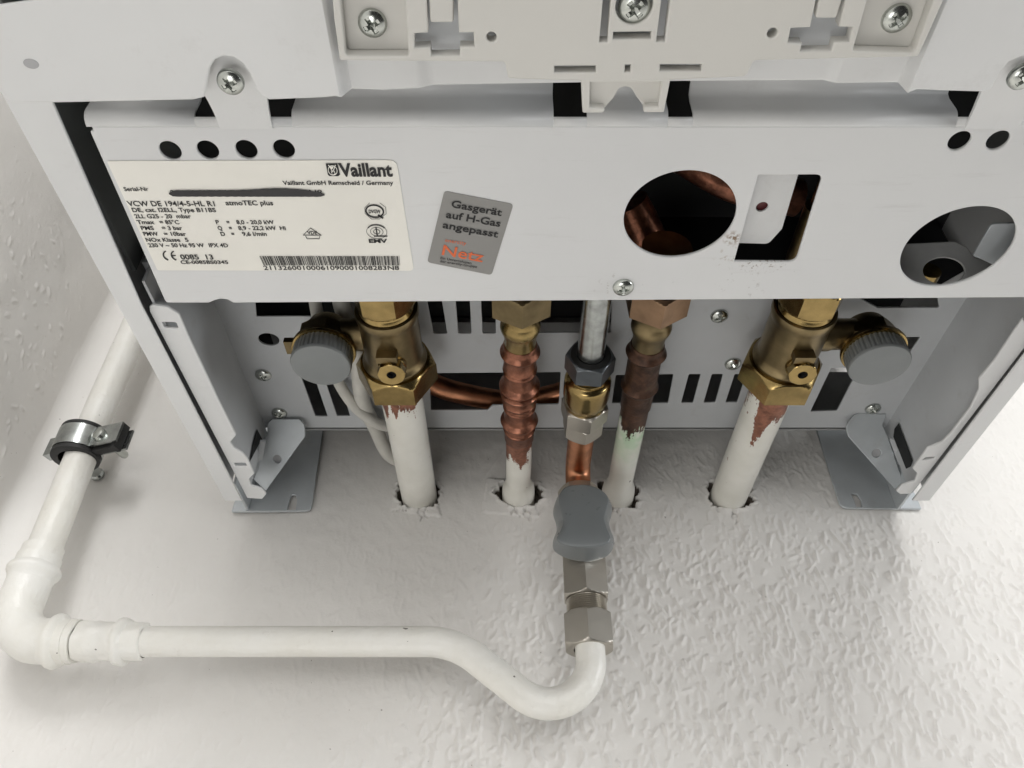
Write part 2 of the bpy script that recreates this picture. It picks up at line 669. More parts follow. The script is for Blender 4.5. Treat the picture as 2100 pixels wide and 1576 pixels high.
# ---- lettering
def text_into(mb, pl, s, p0, p1, caph, bold=0.0, lift=0.00022):
    """write s along the baseline p0..p1 (photo points on plane pl); caph in photo pixels at p0"""
    a, b = Vector(pl.hit(*p0)), Vector(pl.hit(*p1))
    top = Vector(pl.hit(p0[0], p0[1] - caph))
    h = abs(top.y - a.y)
    cu = bpy.data.curves.new('t', 'FONT')
    cu.body = s
    cu.size = 1.0
    cu.offset = bold
    cu.resolution_u = 3
    ob = bpy.data.objects.new('t', cu)
    COL.objects.link(ob)
    dg = bpy.context.evaluated_depsgraph_get()
    me = bpy.data.meshes.new_from_object(ob.evaluated_get(dg))
    bpy.data.objects.remove(ob)
    bpy.data.curves.remove(cu)
    if not me.vertices:
        return
    xs = [v.co.x for v in me.vertices]
    x0, x1 = min(xs), max(xs)
    d = b - a
    sx = d.length / (x1 - x0)
    sy = h / 0.70
    e = d.normalized()
    f = Vector((-e.y, e.x))
    vs = []
    for v in me.vertices:
        q = a + e * ((v.co.x - x0) * sx) + f * (v.co.y * sy)
        vs.append(pl.o + pl.u * q.x + pl.v * q.y + pl.n * lift)
    mb.add(vs, [tuple(p.vertices) for p in me.polygons])
    bpy.data.meshes.remove(me)


def flat_poly(mb, pl, pts, lift=0.00022):
    co = [pl.hit(*p) for p in pts]
    mb.add([pl.o + pl.u * c[0] + pl.v * c[1] + pl.n * lift for c in co], [tuple(range(len(co)))])


def stroke(mb, pl, pts, w, closed=False, lift=0.00022):
    """thin line of width w px drawn on the plane"""
    n = len(pts)
    P = [Vector(p) for p in pts]
    rng = range(n if closed else n - 1)
    for i in rng:
        a, b = P[i], P[(i + 1) % n]
        d = (b - a).normalized()
        q = Vector((-d.y, d.x)) * w / 2
        e = d * w * 0.3
        flat_poly(mb, pl, [(a - e - q)[:], (b + e - q)[:], (b + e + q)[:], (a - e + q)[:]], lift + 0.000002 * (i % 5))


# ---- screws
def screw_mesh(name, r, h, wash=0.0, slots=4):
    rings, seg = 26, 72
    vs, fs = [(0, 0, 0)], []
    prof = []

    def top(x, y, rho):
        t = rho / r
        z = h * math.sqrt(max(0, 1 - 0.92 * t * t)) if t < 1 else 0
        w = r * 0.15
        L = r * 0.60
        ins = (abs(x) < w and abs(y) < L) or (abs(y) < w and abs(x) < L)
        dd = max(abs(x), abs(y))
        if ins:
            z = min(z, h * 0.95 - h * 0.8 * max(0.35, (1 - dd / L)))
        return z
    vs[0] = (0, 0, top(0, 0, 0))
    for k in range(1, rings + 1):
        rho = r * k / rings
        for i in range(seg):
            a = 2 * math.pi * i / seg
            x, y = rho * math.cos(a), rho * math.sin(a)
            vs.append((x, y, top(x, y, rho)))
    for i in range(seg):
        a = 2 * math.pi * i / seg
        vs.append((r * math.cos(a), r * math.sin(a), -0.0006))
    if wash:
        for (rr, zz) in ((wash, -0.0001), (wash, -0.0008)):
            pass
    for i in range(seg):
        fs.append((0, 1 + i, 1 + (i + 1) % seg))
    for k in range(rings):
        for i in range(seg):
            i2 = (i + 1) % seg
            fs.append((1 + k * seg + i, 1 + (k + 1) * seg + i, 1 + (k + 1) * seg + i2, 1 + k * seg + i2))
    mb = MB().add(vs, fs)
    me = mb.mesh(name, 40)
    me.materials.append(M['zinc'])
    return me


SCREW = screw_mesh('screw', 0.0041, 0.0022)
SCREWS = screw_mesh('screw_small', 0.0039, 0.0021)


def screw(p, parent, rot=0.0, scale=1.0, me=None, normal=(0, -1, 0)):
    o = bpy.data.objects.new('screw', me or SCREW)
    COL.objects.link(o)
    o.parent = parent
    if parent.type == 'EMPTY':
        o.matrix_parent_inverse = Matrix.Translation(-parent.location)
    o.location = p
    q = Vector(normal).to_track_quat('Z', 'Y')
    o.rotation_mode = 'QUATERNION'
    o.rotation_quaternion = q @ Quaternion((0, 0, 1), rot)
    o.scale = (scale,) * 3
    return o


# =================================================================== WALLS (woodchip wallpaper)
rng = np.random.default_rng(11)


def smooth(a, lo, hi):
    t = np.clip((a - lo) / (hi - lo), 0, 1)
    return t * t * (3 - 2 * t)


def vnoise(xx, yy, scale, seed):
    r = np.random.default_rng(seed)
    n = 64
    g = r.random((n, n))
    x, y = xx * scale, yy * scale
    xi, yi = np.floor(x).astype(int), np.floor(y).astype(int)
    fx, fy = x - xi, y - yi
    fx, fy = fx * fx * (3 - 2 * fx), fy * fy * (3 - 2 * fy)
    a = g[xi % n, yi % n]
    b = g[(xi + 1) % n, yi % n]
    c = g[xi % n, (yi + 1) % n]
    d = g[(xi + 1) % n, (yi + 1) % n]
    return (a * (1 - fx) + b * fx) * (1 - fy) + (c * (1 - fx) + d * fx) * fy


def chips(H, x0, y0, st, count, ang_mean, ang_sd, hmax, lmin=0.0025, lmax=0.0085, bsd=60.0):
    nx, ny = H.shape
    for _ in range(count):
        cx, cy = rng.uniform(0, nx * st), rng.uniform(0, ny * st)
        L = rng.uniform(lmin, lmax) * (0.55 if rng.random() < 0.4 else 1.0)
        w = rng.uniform(0.00055, 0.00110)
        hh = hmax * rng.uniform(0.35, 1.0)
        a = rng.normal(ang_mean, ang_sd)
        bend = rng.normal(0, bsd)
        m = L / 2 + 0.003
        i0, i1 = max(0, int((cx - m) / st)), min(nx, int((cx + m) / st) + 2)
        j0, j1 = max(0, int((cy - m) / st)), min(ny, int((cy + m) / st) + 2)
        if i1 <= i0 or j1 <= j0:
            continue
        X, Y = np.meshgrid(np.arange(i0, i1) * st - cx, np.arange(j0, j1) * st - cy, indexing='ij')
        s = X * math.cos(a) + Y * math.sin(a)
        t = -X * math.sin(a) + Y * math.cos(a) + bend * (s * s - L * L / 12)
        es = np.clip(1 - (np.abs(s) / (L / 2 + 0.0008)) ** 4, 0, 1)
        et = np.exp(-(t / w) ** 2 * 1.1)
        b = hh * es * et
        H[i0:i1, j0:j1] = np.maximum(H[i0:i1, j0:j1], b) + 0.25 * np.minimum(H[i0:i1, j0:j1], b)


def grid_mesh(name, P):
    nx, ny, _ = P.shape
    me = bpy.data.meshes.new(name)
    nv = nx * ny
    idx = np.arange(nv).reshape(nx, ny)
    q = np.stack([idx[:-1, :-1], idx[1:, :-1], idx[1:, 1:], idx[:-1, 1:]], -1).reshape(-1, 4)
    return P.reshape(-1, 3), q


def mesh_np(name, V, Q):
    me = bpy.data.meshes.new(name)
    me.vertices.add(len(V))
    me.vertices.foreach_set('co', V.astype(np.float32).ravel())
    nq = len(Q)
    me.loops.add(nq * 4)
    me.loops.foreach_set('vertex_index', Q.astype(np.int32).ravel())
    me.polygons.add(nq)
    me.polygons.foreach_set('loop_start', np.arange(0, nq * 4, 4, dtype=np.int32))
    me.polygons.foreach_set('loop_total', np.full(nq, 4, dtype=np.int32))
    me.update(calc_edges=True)
    me.validate()
    me.shade_smooth()
    return me


# pipe positions through the wall: X, Y, pipe radius, ragged hole radius
YP = 0.256
PIPES = [(-0.0585, YP, 0.0110, 0.0132), (0.0040, YP, 0.0102, 0.0130), (0.0665, YP, 0.0100, 0.0118), (0.1365, YP, 0.0110, 0.0132)]


def build_wall():
    st = 0.0007
    x0, x1, y0, y1 = -0.305, 0.40, 0.075, 0.43
    nx, ny = int((x1 - x0) / st), int((y1 - y0) / st)
    H = np.zeros((nx, ny))
    chips(H, x0, y0, st, 8200, math.pi / 2, 0.38, 0.00122, 0.0028, 0.0100, 32.0)
    chips(H, x0, y0, st, 6000, math.pi / 2, 1.0, 0.0008, 0.0012, 0.003)
    X, Y = np.meshgrid(x0 + np.arange(nx) * st, y0 + np.arange(ny) * st, indexing='ij')
    wob = vnoise(X, Y, 22, 3) - 0.5
    A = 0.24 + 0.76 * smooth(X + 0.45 * (0.15 - Y) + 0.05 * wob, -0.085, 0.02)
    A *= 1 - 0.55 * smooth(Y, 0.20, 0.25)
    A *= 1 - 0.25 * smooth(Y, 0.28, 0.3)
    H *= A
    H += (vnoise(X, Y, 60, 5) - 0.5) * 0.0005 + (vnoise(X, Y, 190, 6) - 0.5) * 0.0004 + (vnoise(X, Y, 14, 8) - 0.5) * 0.001
    # loose folds of paper below the appliance
    fold = np.exp(-(((X + 0.01) - 0.6 * (Y - 0.28)) / 0.0022) ** 2) * smooth(Y, 0.262, 0.275) * (1 - smooth(Y, 0.292, 0.30))
    H += 0.0007 * fold * (X < 0.03)
    # a vertical paper seam
    sx = PZ(985, 1450).x
    H += 0.00035 * np.exp(-((X - sx - 0.0008 * (vnoise(X, Y, 40, 12) - 0.5)) / 0.0007) ** 2) * (1 - smooth(Y, 0.15, 0.17))
    # cut paper pieces round two of the pipes
    for (pts, up) in (([(1000, 982), (990, 1052), (1104, 1062), (1096, 1036), (1072, 1015), (1030, 985)], 0.0015),
                      ([(806, 1020), (800, 1048), (905, 1060), (898, 1035), (870, 1030)], 0.0011)):
        poly = [PZ(*p) for p in pts]
        ins = np.zeros(X.shape, bool)
        k = len(poly)
        for i in range(k):
            a, b = poly[i], poly[(i + 1) % k]
            c = ((a.y > Y) != (b.y > Y)) & (X < (b.x - a.x) * (Y - a.y) / (b.y - a.y + 1e-12) + a.x)
            ins ^= c
        H = np.where(ins, up + (vnoise(X, Y, 90, 15) - 0.5) * 0.0002, H)
    for k, (px, py, r, rh) in enumerate(PIPES):
        dx, dy = X - px, Y - py
        rho = np.hypot(dx, dy)
        a = np.arctan2(dy, dx)
        ca, sa = np.cos(a), np.sin(a)
        edge = r + 0.0004 + 0.0050 * np.clip(np.abs(ca) - 0.35, 0, 1) * (0.35 + 1.3 * vnoise(ca * 1.3 + 5, sa * 1.3 + 5, 1.2, 30 + k)) - 0.0012 * np.clip(-sa, 0, 1)
        edge += 0.0042 * (vnoise(ca + 5, sa + 5, 6.0, 40 + k) - 0.5) * (0.3 + np.abs(ca))
        # curled torn lip then a drop
        lip = 0.0013 * np.exp(-((rho - edge - 0.0012) / 0.0011) ** 2) * vnoise(ca * 2 + 9, sa * 2 + 9, 4, 60 + k)
        H = H + lip
        H = np.where(rho < edge, -0.012 - 0.004 * vnoise(X, Y, 300, 9), H)
        # cracks running out
        for q in range(4):
            an = rng.uniform(-2.6, -0.3)
            L = rng.uniform(0.004, 0.009)
            tx, ty = math.cos(an), math.sin(an)
            s = dx * tx + dy * ty
            t = -dx * ty + dy * tx + 0.0012 * np.sin(s * 900 + q)
            H = np.where((np.abs(t) < 0.0005 * np.clip((rh + L - s) / L, 0, 1)) & (s > rh * 0.9) & (s < rh + L), H - 0.0016, H)
    bw = np.minimum(np.minimum(X - x0, x1 - X - st), np.minimum(Y - y0, y1 - Y - st))
    H *= np.clip(bw / 0.004, 0, 1)
    P = np.stack([X, Y, H], -1)
    V, Q = grid_mesh('wall', P)
    xa, xb, ya, yb = X[0, 0], X[-1, 0], Y[0, 0], Y[0, -1]
    xs, ys = [xa - 0.02, xa, xb, 1.6], [-0.9, ya, yb, 1.0]
    B = np.array([(x, y, 0.0) for x in xs for y in ys])
    k = len(V)
    BQ = []
    for i in range(3):
        for j in range(3):
            if i == 1 and j == 1:
                continue
            BQ.append((k + i * 4 + j, k + (i + 1) * 4 + j, k + (i + 1) * 4 + j + 1, k + i * 4 + j + 1))
    me = mesh_np('wall', np.vstack([V, B]), np.vstack([Q, np.array(BQ)]))
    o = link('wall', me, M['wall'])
    o['kind'] = 'structure'


def build_side_wall():
    st = 0.001
    y0, y1, z0, z1 = 0.10, 0.72, -0.002, 0.34
    ny, nz = int((y1 - y0) / st), int((z1 - z0) / st)
    H = np.zeros((ny, nz))
    chips(H, y0, z0, st, 2000, math.pi / 2, 0.8, 0.0008, 0.002, 0.006)
    Y, Z = np.meshgrid(y0 + np.arange(ny) * st, z0 + np.arange(nz) * st, indexing='ij')
    H *= 0.25 + 0.75 * smooth(vnoise(Y, Z, 12, 21), 0.35, 0.65)
    H += (vnoise(Y, Z, 50, 22) - 0.5) * 0.0008 + (vnoise(Y, Z, 16, 23) - 0.5) * 0.0015
    bw = np.minimum(np.minimum(Y - y0, y1 - Y - st), z1 - Z - st)
    H *= np.clip(bw / 0.01, 0, 1)
    # the paper rounds into the inside corner
    rf, nf = 0.014, 20
    k0 = int(np.searchsorted(Z[0], rf))
    fi = np.linspace(0, math.pi / 2, nf, endpoint=False)
    Yf, Ff = np.meshgrid(Y[:, 0], fi, indexing='ij')
    Hf = np.repeat(H[:, k0:k0 + 1], nf, axis=1) * np.sin(Ff) + (vnoise(Yf, Ff * 0.014, 70, 25) - 0.5) * 0.0006 * np.sin(Ff)
    Hh = np.concatenate([rf - rf * np.sin(Ff) + Hf, H[:, k0:]], 1)
    Zz = np.concatenate([rf - rf * np.cos(Ff) + 0.00025, Z[:, k0:]], 1)
    Yy = np.concatenate([Yf, Y[:, k0:]], 1)
    P = np.stack([-0.305 + Hh, Yy, Zz], -1)
    V, Q = grid_mesh('w', P)
    Q = Q[:, ::1]
    ys, zs = [-0.9, Y[0, 0], Y[-1, 0], 1.2], [-0.002, Z[0, -1], 1.2]
    B = np.array([(-0.305, y, z) for y in ys for z in zs])
    k = len(V)
    BQ = []
    for i in range(3):
        for j in range(2):
            if i == 1 and j == 0:
                continue
            BQ.append((k + i * 3 + j, k + (i + 1) * 3 + j, k + (i + 1) * 3 + j + 1, k + i * 3 + j + 1))
    me = mesh_np('side_wall', np.vstack([V, B]), np.vstack([Q, np.array(BQ)]))
    o = link('side_wall', me, M['wall'])
    o['kind'] = 'structure'


build_wall()
build_side_wall()

# =================================================================== BOILER
boiler = thing('gas_boiler', (0.037, 0.25, 0.03), 'white enamelled gas boiler with a rating label above its open pipe bay', 'gas boiler')
YF = 0.230      # panel with the rating label
YB = 0.281      # plate behind the pipes
XL, XR = -0.164, 0.2385
WL, WR = -0.1515, 0.2295   # inner webs


def cover_y(x):
    ks = [(-9, 0), (KX[0], 0), (KX[1], 0.006), (KX[2], 0.006), (KX[3], 0.008), (KX[4], 0.008), (KX[5], 0.006), (KX[6], 0.006), (KX[7], 0), (9, 0)]
    for (a, ya), (b, yb) in zip(ks, ks[1:]):
        if a <= x <= b:
            t = (x - a) / (b - a)
            t = t * t * (3 - 2 * t)
            return ya + (yb - ya) * t
    return 0


YC = 0.215
KX = [PY(687, 150, YC).x, PY(716, 150, YC + .006).x, PY(850, 150, YC + .006).x, PY(890, 150, YC + .008).x,
      PY(1690, 150, YC + .008).x, PY(1725, 150, YC + .006).x, PY(1850, 150, YC + .006).x, PY(1880, 150, YC).x]
# --- cover plate
pc, pr, pr2 = yplane(YC), yplane(YC + .006), yplane(YC + .008)
top_z = 0.372
cov = []
for (p, x, y) in [(pc, 26, 212), (pc, 120, 212), (pc, 395, 206), (pc, 418, 201), (pc, 424, 175), (pc, 430, 140), (pc, 440, 124), (pc, 458, 116),
                  (pc, 478, 119), (pc, 497, 131), (pc, 512, 152), (pc, 524, 182), (pc, 536, 198), (pc, 552, 206), (pc, 660, 202), (pc, 688, 199),
                  (pr, 716, 184), (pr, 790, 186), (pr, 850, 183), (pr2, 890, 176), (pr2, 1130, 172), (pr2, 1400, 168), (pr2, 1690, 166), (pr, 1725, 172), (pr, 1850, 171),
                  (pc, 1880, 185), (pc, 1950, 188), (pc, 2024, 190), (pc, 2036, 180), (pc, 2052, 150), (pc, 2070, 128), (pc, 2095, 117), (pc, 2122, 122), (pc, 2142, 150), (pc, 2150, 190), (pc, 2170, 192)]:
    cov.append(p.hit(x, y))
cov += [(XR - 0.003, 0.293), (XR - 0.003, top_z), (-0.145, top_z)]
a = pc.hit(84, -1)
b = pc.hit(-60, 20)
cov += [a, b, pc.hit(-40, 150), pc.hit(2, 192), pc.hit(12, 207)]
hole_c = [pr.hit(*q) for q in [(1222, -60), (1222, 92), (1382, 92), (1382, -60)]]


def cover_post(me):
    xs = []
    for i in range(0, 8, 2):
        for k in range(7):
            xs.append(KX[i] + (KX[i + 1] - KX[i]) * k / 6)
    cutx(me, xs, cover_y)


cover = sheet('cover_plate', pc, cov, [hole_c], 0.0016, M['enamel'], boiler, bev=0.0007, raw=True, res=3, post=cover_post)
cover.data.shade_smooth()
cover.data.set_sharp_from_angle(angle=R(35))
sheet('dimple', yplane(YC - 0.0002), ell(yplane(YC), 64, 131, 0.0022, 0.0015), [], 0.0004, M['dimple'], cover, bev=0.0001, raw=True)
# pressed tabs under the two cover screws
for (pts, bp) in (([(431, 210), (443, 243), (552, 243), (544, 210)], (480, 115)), ([(2018, 200), (2002, 224), (2112, 224), (2126, 190)], (2100, 115))):
    mb = MB()
    zb = 0.2772
    lo0, lo1 = PY(pts[1][0], pts[1][1], 0.2285), PY(pts[2][0], pts[2][1], 0.2285)
    mid0, mid1 = PY(pts[0][0], pts[0][1], 0.2195), PY(pts[3][0], pts[3][1], 0.2195)
    w = (mid1.x - mid0.x)
    prof = []
    L, Rr = [], []
    n = 10
    for i in range(n + 1):
        t = i / n
        s = t * t * (3 - 2 * t)
        y = 0.2290 + (0.2182 - 0.2290) * s
        z = zb - 0.004 + (0.312 - zb + 0.004) * t
        x0 = lo0.x + (mid0.x - 0.004 - lo0.x) * s
        x1 = lo1.x + (mid1.x + 0.004 - lo1.x) * s
        L.append((x0, y, z))
        Rr.append((x1, y, z))
    vs = L + Rr + [(x, y + 0.0012, z) for x, y, z in L] + [(x, y + 0.0012, z) for x, y, z in Rr]
    k = n + 1
    fs = []
    for i in range(n):
        fs += [(i, k + i, k + i + 1, i + 1), (2 * k + i, 2 * k + i + 1, 3 * k + i + 1, 3 * k + i),
               (i, i + 1, 2 * k + i + 1, 2 * k + i), (k + i, 3 * k + i, 3 * k + i + 1, k + i + 1)]
    mb.add(vs, fs)
    mb.build('tab', M['enamel'], cover, smooth=40)
screw(PY(473, 168, 0.2170), boiler, 0.4, 0.98)
screw(PY(2096, 157, 0.2170), boiler, 0.9, 1.0)

# --- moulded plastic holder on the cover
YH = 0.2115
ph = yplane(YH)
hout = [(676, -70), (685, 40), (697, 125, .0006), (1036, 128, .0012), (1042, 162, .001), (1190, 167), (1376, 165), (1530, 158, .0014), (1546, 125, .0012), (1884, 117, .0006), (1936, 0), (1962, -70)]
hh = [
    [(693, -40), (708, 116, .001), (838, 116, .001), (828, -40)],
    [(872, -50), (878, 68), (849, 70), (850, 99), (882, 98), (884, 116), (943, 115), (943, 97), (973, 97), (971, 68), (941, 68), (936, -50)],
    [(1240, -40), (1229, 88), (1246, 88), (1256, -40)],
    [(1362, -40), (1346, 87), (1364, 87), (1380, -40)],
    [(1258, 67), (1257, 82), (1335, 81), (1336, 66)],
    [(1137, 136), (1137, 150), (1222, 150), (1222, 136)],
    [(1354, 133), (1353, 147), (1438, 147), (1440, 133)],
    [(1282, 134), (1281, 149), (1293, 149), (1294, 134)],
    [(1684, -50), (1662, 57), (1622, 59), (1616, 89), (1645, 90), (1641, 107), (1706, 106), (1711, 88), (1742, 87), (1749, 57), (1720, 56), (1748, -50)],
    [(1790, -40), (1749, 106, .001), (1876, 110, .001), (1930, -40)],
]
holes = [loop(ph, h) for h in hh] + [ell(ph, 1008, 77, .0014), ell(ph, 1584, 69, .0014), ell(ph, 1301, 13, .0051)]
holder = sheet('plastic_holder', ph, hout, holes, 0.0042, M['plastic'], boiler, bev=0.0005)
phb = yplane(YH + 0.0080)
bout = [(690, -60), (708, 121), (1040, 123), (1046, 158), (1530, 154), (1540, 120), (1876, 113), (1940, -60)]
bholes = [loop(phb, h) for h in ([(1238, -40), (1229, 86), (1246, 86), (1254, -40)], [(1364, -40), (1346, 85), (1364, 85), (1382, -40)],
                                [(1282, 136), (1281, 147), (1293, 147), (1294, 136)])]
sheet('holder_floor', phb, bout, bholes, 0.0010, M['frame'], holder, bev=0.0002)  # greyed floor paints the shade of deeper slots
for q in ([(690, -50), (705, 120), (842, 120), (832, -50)], [(1786, -50), (1744, 110), (1880, 114), (1936, -50)]):
    sheet('pocket_floor', yplane(YH + 0.0043), q, [], 0.0012, M['plastic'], holder, bev=0.0002)
# snap tongues in the cross-shaped slots
for q in ([(878, -50), (882, 47, .0008), (930, 47, .0008), (930, -50)], [(1690, -50), (1672, 38, .0008), (1716, 38, .0008), (1742, -50)]):
    sheet('tongue', yplane(YH + 0.0006), q, [], 0.003, M['plastic'], holder, bev=0.0005)
# clip hanging below
sheet('clip_rim', ph, [(1192, 160), (1195, 233, .0006), (1238, 233, .0007), (1241, 224, .0006), (1209, 222), (1210, 170), (1357, 169), (1351, 221), (1322, 222, .0006), (1319, 232, .0007), (1362, 232, .0006), (1376, 160)],
      [], 0.0045, M['plastic'], holder, bev=0.0006)
sheet('clip_web', yplane(YH + 0.003), [(1206, 163), (1205, 226), (1238, 224), (1258, 202), (1265, 189), (1269, 182, .0004), (1281, 178, .0006), (1292, 180, .0004), (1298, 186), (1304, 197), (1324, 224), (1354, 224), (1362, 163)],
      [], 0.0014, M['plastic'], holder, bev=0.0003)
screw(PY(764, 47, YH + 0.0042), holder, 0.5, 1.0)
screw(PY(1301, 14, YH + 0.0022), holder, 0.75, 1.08)
screw(PY(1838, 37, YH + 0.0042), holder, 0.75, 1.0)

# --- lower panel that carries the label
pf = yplane(YF)
zt = 0.2735
out = [(183, 268, .001), (340, 622, .0015), (428, 622), (440, 617), (452, 614), (466, 615), (478, 622), (2100, 611)]
out = loop(pf, out) + [(0.2325, pf.hit(2100, 611)[1]), (0.2325, zt), (pf.hit(190, 266)[0], zt)]
holes = [ell(pf, x, y, .00365) for x, y in ((349, 310), (426, 309), (505, 308), (582, 307), (1968, 290), (2047, 289), (2126, 288))]
holes.append(ell(pf, 1394, 444, .0206, .0198, 72))
holes.append(ell(pf, 1963, 510, .0205, .0198, 72))
holes.append(loop(pf, [(1555, 360, .0006), (1506, 537, .0003), (1632, 538, .003), (1688, 359, .003)]))
panel = sheet('lower_panel', pf, out, holes, 0.0014, M['panel'], boiler, bev=0.0005, raw=True)
tag(panel, 'flat white panel with round and square cut-outs', None)
# rounded top bend and shelf behind it
slots = [(PZ(404, 222, .277).x, PZ(602, 222, .277).x), (PZ(1133, 200, .277).x, PZ(1200, 200, .277).x), (PZ(1362, 200, .277).x, PZ(1412, 200, .277).x), (PZ(1944, 205, .277).x, PZ(2140, 205, .277).x)]
sec = [(YF, zt)]
rb = 0.0042
for i in range(1, 9):
    a = math.pi / 2 * i / 8
    sec.append((YF + rb - rb * math.cos(a), zt + rb * math.sin(a)))
zs = zt + rb
sec += [(YF + 0.0105, zs), (YF + 0.0125, zs + 0.0006), (YF + 0.0132, zs + 0.003), (YF + 0.0132, 0.366)]
mb = MB()
xs = [pf.hit(178, 262)[0]] + [x for s in slots for x in s] + [0.2325]
for i in range(len(xs) - 1):
    gap = i % 2 == 1
    x0, x1 = xs[i], xs[i + 1]
    idx = list(range(len(sec)))
    runs = [idx] if not gap else [idx[:5], [len(sec) - 1 - k for k in (1, 0)] and []]
    for rn in runs:
        if len(rn) < 2:
            continue
        vs = []
        for k in rn:
            y, z = sec[k]
            vs += [(x0, y, z), (x1, y, z)]
        fs = [(2 * k, 2 * k + 1, 2 * k + 3, 2 * k + 2) for k in range(len(rn) - 1)]
        mb.add(vs, fs)
sh = mb.build('panel_shelf', M['enamel'], panel, smooth=60)
so = sh.modifiers.new('thick', 'SOLIDIFY')
so.thickness = 0.0012
so.offset = -1
screw(PY(1278, 589, YF - 0.0002), panel, 0.2, 1.1, SCREWS)
# tongue of sheet seen inside the square cut-out
pt = yplane(YF + 0.006)
sheet('inner_tab', pt, [(1540, 350), (1503, 499), (1576, 501, .0025), (1604, 470), (1640, 350)], [ell(pt, 1563, 425, .0022)], 0.001, M['enamel'], panel, bev=0.0002)
sheet('rubber_plug', yplane(YF + 0.0075), ell(yplane(YF + 0.0075), 1563, 425, .0027), [], 0.001, M['redrubber'], panel, bev=0.0002, raw=True)

# --- rating label
pl = yplane(YF - 0.0004)
lab = sheet('rating_label', pl, [(219, 331, .0008), (813, 329, .003), (849, 556, .0022), (323, 555, .0008)], [], 0.0003, M['paper'], boiler, bev=0.00005)
tag(lab, 'cream rating label with black print and barcode', None)
t = MB()
TX = [("Vaillant GmbH Remscheid / Germany", 581, 807, 379, 8.5, .012), ("Serial-Nr", 256, 306, 391.5, 8, .012),
      ("VCW DE 194/4-5-HL R1", 264, 442, 422.7, 10.5, .008), ("atmoTEC plus", 464, 561, 420.7, 9.5, .012),
      ("DE, cat. I2ELL, Type B11BS", 273, 444, 434.7, 8.5, .012), ("2LL G25 - 20  mbar", 278, 393, 447.5, 8.3, .012),
      ("Tmax", 283, 318, 459.5, 8, .014), ("= 85°C", 329, 369, 459.5, 8, .014), ("PMS", 291, 317, 471.5, 8, .014), ("= 3 bar", 334, 375, 471.5, 8, .014),
      ("PMW", 296, 326, 483.5, 8, .014), ("= 10bar", 338, 383, 483.5, 8, .014), ("NOx Klasse", 301, 371, 495.5, 7.8, .014), ("5", 381, 388, 495.5, 7.8, .014),
      ("230 V ~ 50 Hz 95 W", 306, 420, 506.8, 7.8, .014), ("IPX 4D", 430, 469, 506.8, 7.8, .014),
      ("P", 444, 451, 459.4, 8, .014), ("=", 466, 472, 459.4, 8, .02), ("8,0 - 20,0 kW", 486, 563, 459.4, 8, .014),
      ("Q", 448, 457, 471.6, 8, .014), ("=", 471, 477, 471.6, 8, .02), ("8,9 - 22,2 kW  Hi", 490, 587, 471.6, 8, .014),
      ("D", 454, 463, 483.5, 8, .014), ("=", 476, 482, 483.5, 8, .02), ("9,6 l/min", 498, 548, 483.5, 8, .014),
      ("0085  13", 372, 439, 531.7, 9.8, .014), ("CE-0085BS0345", 372, 469, 541, 7, .014),
      ("21132600100061090001008283N8", 542, 819, 553.4, 8.6, .004), ("EMV", 757, 795, 497.7, 7.5, .03)]
for s, x0, x1, y, ch, bo in TX:
    text_into(t, pl, s, (x0, y), (x1, y), ch, bo + 0.008)
text_into(t, pl, "Vaillant", (698, 361), (806, 361), 26, .035)
# CE mark
for (cx, e) in ((337, 0), (353.5, 1)):
    arc = [(cx + 9 - 10 * math.cos(q) - 3 + (-.30) * (9 * math.sin(q)) * -1, 524 - 9 * math.sin(q)) for q in [R(d) for d in range(-72, 73, 12)]]
    arc = [(cx + 8 - 9.5 * math.cos(q) - 2.6 * math.sin(q), 524 - 9 * math.sin(q)) for q in [R(d) for d in range(-72, 73, 12)]]
    stroke(t, pl, arc, 2.8)
    if e:
        stroke(t, pl, [(cx - 1, 524), (cx + 6.5, 524)], 2.4)
# barcode
rb_ = random.Random(3)
x = 0.0
bars = []
while x < 1.0:
    w = rb_.choice((.0026, .0026, .0052, .0078))
    g = rb_.choice((.0026, .0026, .0052, .0065))
    bars.append((x, min(1.0, x + w)))
    x += w + g
for (a, b) in bars:
    flat_poly(t, pl, [(532 + 287 * a, 525), (532 + 287 * b, 525), (541 + 280 * b, 544), (541 + 280 * a, 544)])
# test marks: octagon with Q, rings, triangle
oc = [(748, 426), (758, 416)], [(779, 416), (791, 425), (792, 438), (778, 449), (762, 449), (749, 438), (748, 427)]
for q in oc:
    stroke(t, pl, q, 0.9)
for rr in (1.0,):
    ring = [(768.5 + 17.8 * math.cos(q) - 2.2 * math.sin(q), 433 - 12.6 * math.sin(q)) for q in [R(d) for d in range(0, 360, 15)]]
    stroke(t, pl, ring, 3.2, True)
stroke(t, pl, [(776, 441), (785, 447)], 3.6)
text_into(t, pl, "DVGW", (757, 437), (781, 437), 7, .03)
for (rx, ry, w) in ((20.7, 14.5, 0.9), (13, 9, 0.9), (6.5, 4.6, 1.2)):
    ring = [(772.7 + rx * math.cos(q) - rx * .1 * math.sin(q), 475 - ry * math.sin(q)) for q in [R(d) for d in range(0, 360, 15)]]
    stroke(t, pl, ring, w, True, 0.00024)
arc = [(772.7 + 20.2 * math.cos(q) - 2 * math.sin(q), 475 - 14.2 * math.sin(q)) for q in [R(d) for d in range(35, 150, 10)]]
stroke(t, pl, arc, 2.4, False, 0.00026)
stroke(t, pl, [(771, 466), (774, 484)], 2.6, False, 0.00026)
stroke(t, pl, [(768, 484), (794, 484)], 2.4, False, 0.00027)
stroke(t, pl, [(622, 482), (637, 467.5), (659, 482.5)], 1.3, True)
stroke(t, pl, [(627, 484), (630, 489.5), (655, 489.5), (656, 484)], 1.3)
text_into(t, pl, "VDE", (631, 480.5), (651, 480.5), 7, .02)
t.build('print', M['ink'], lab)
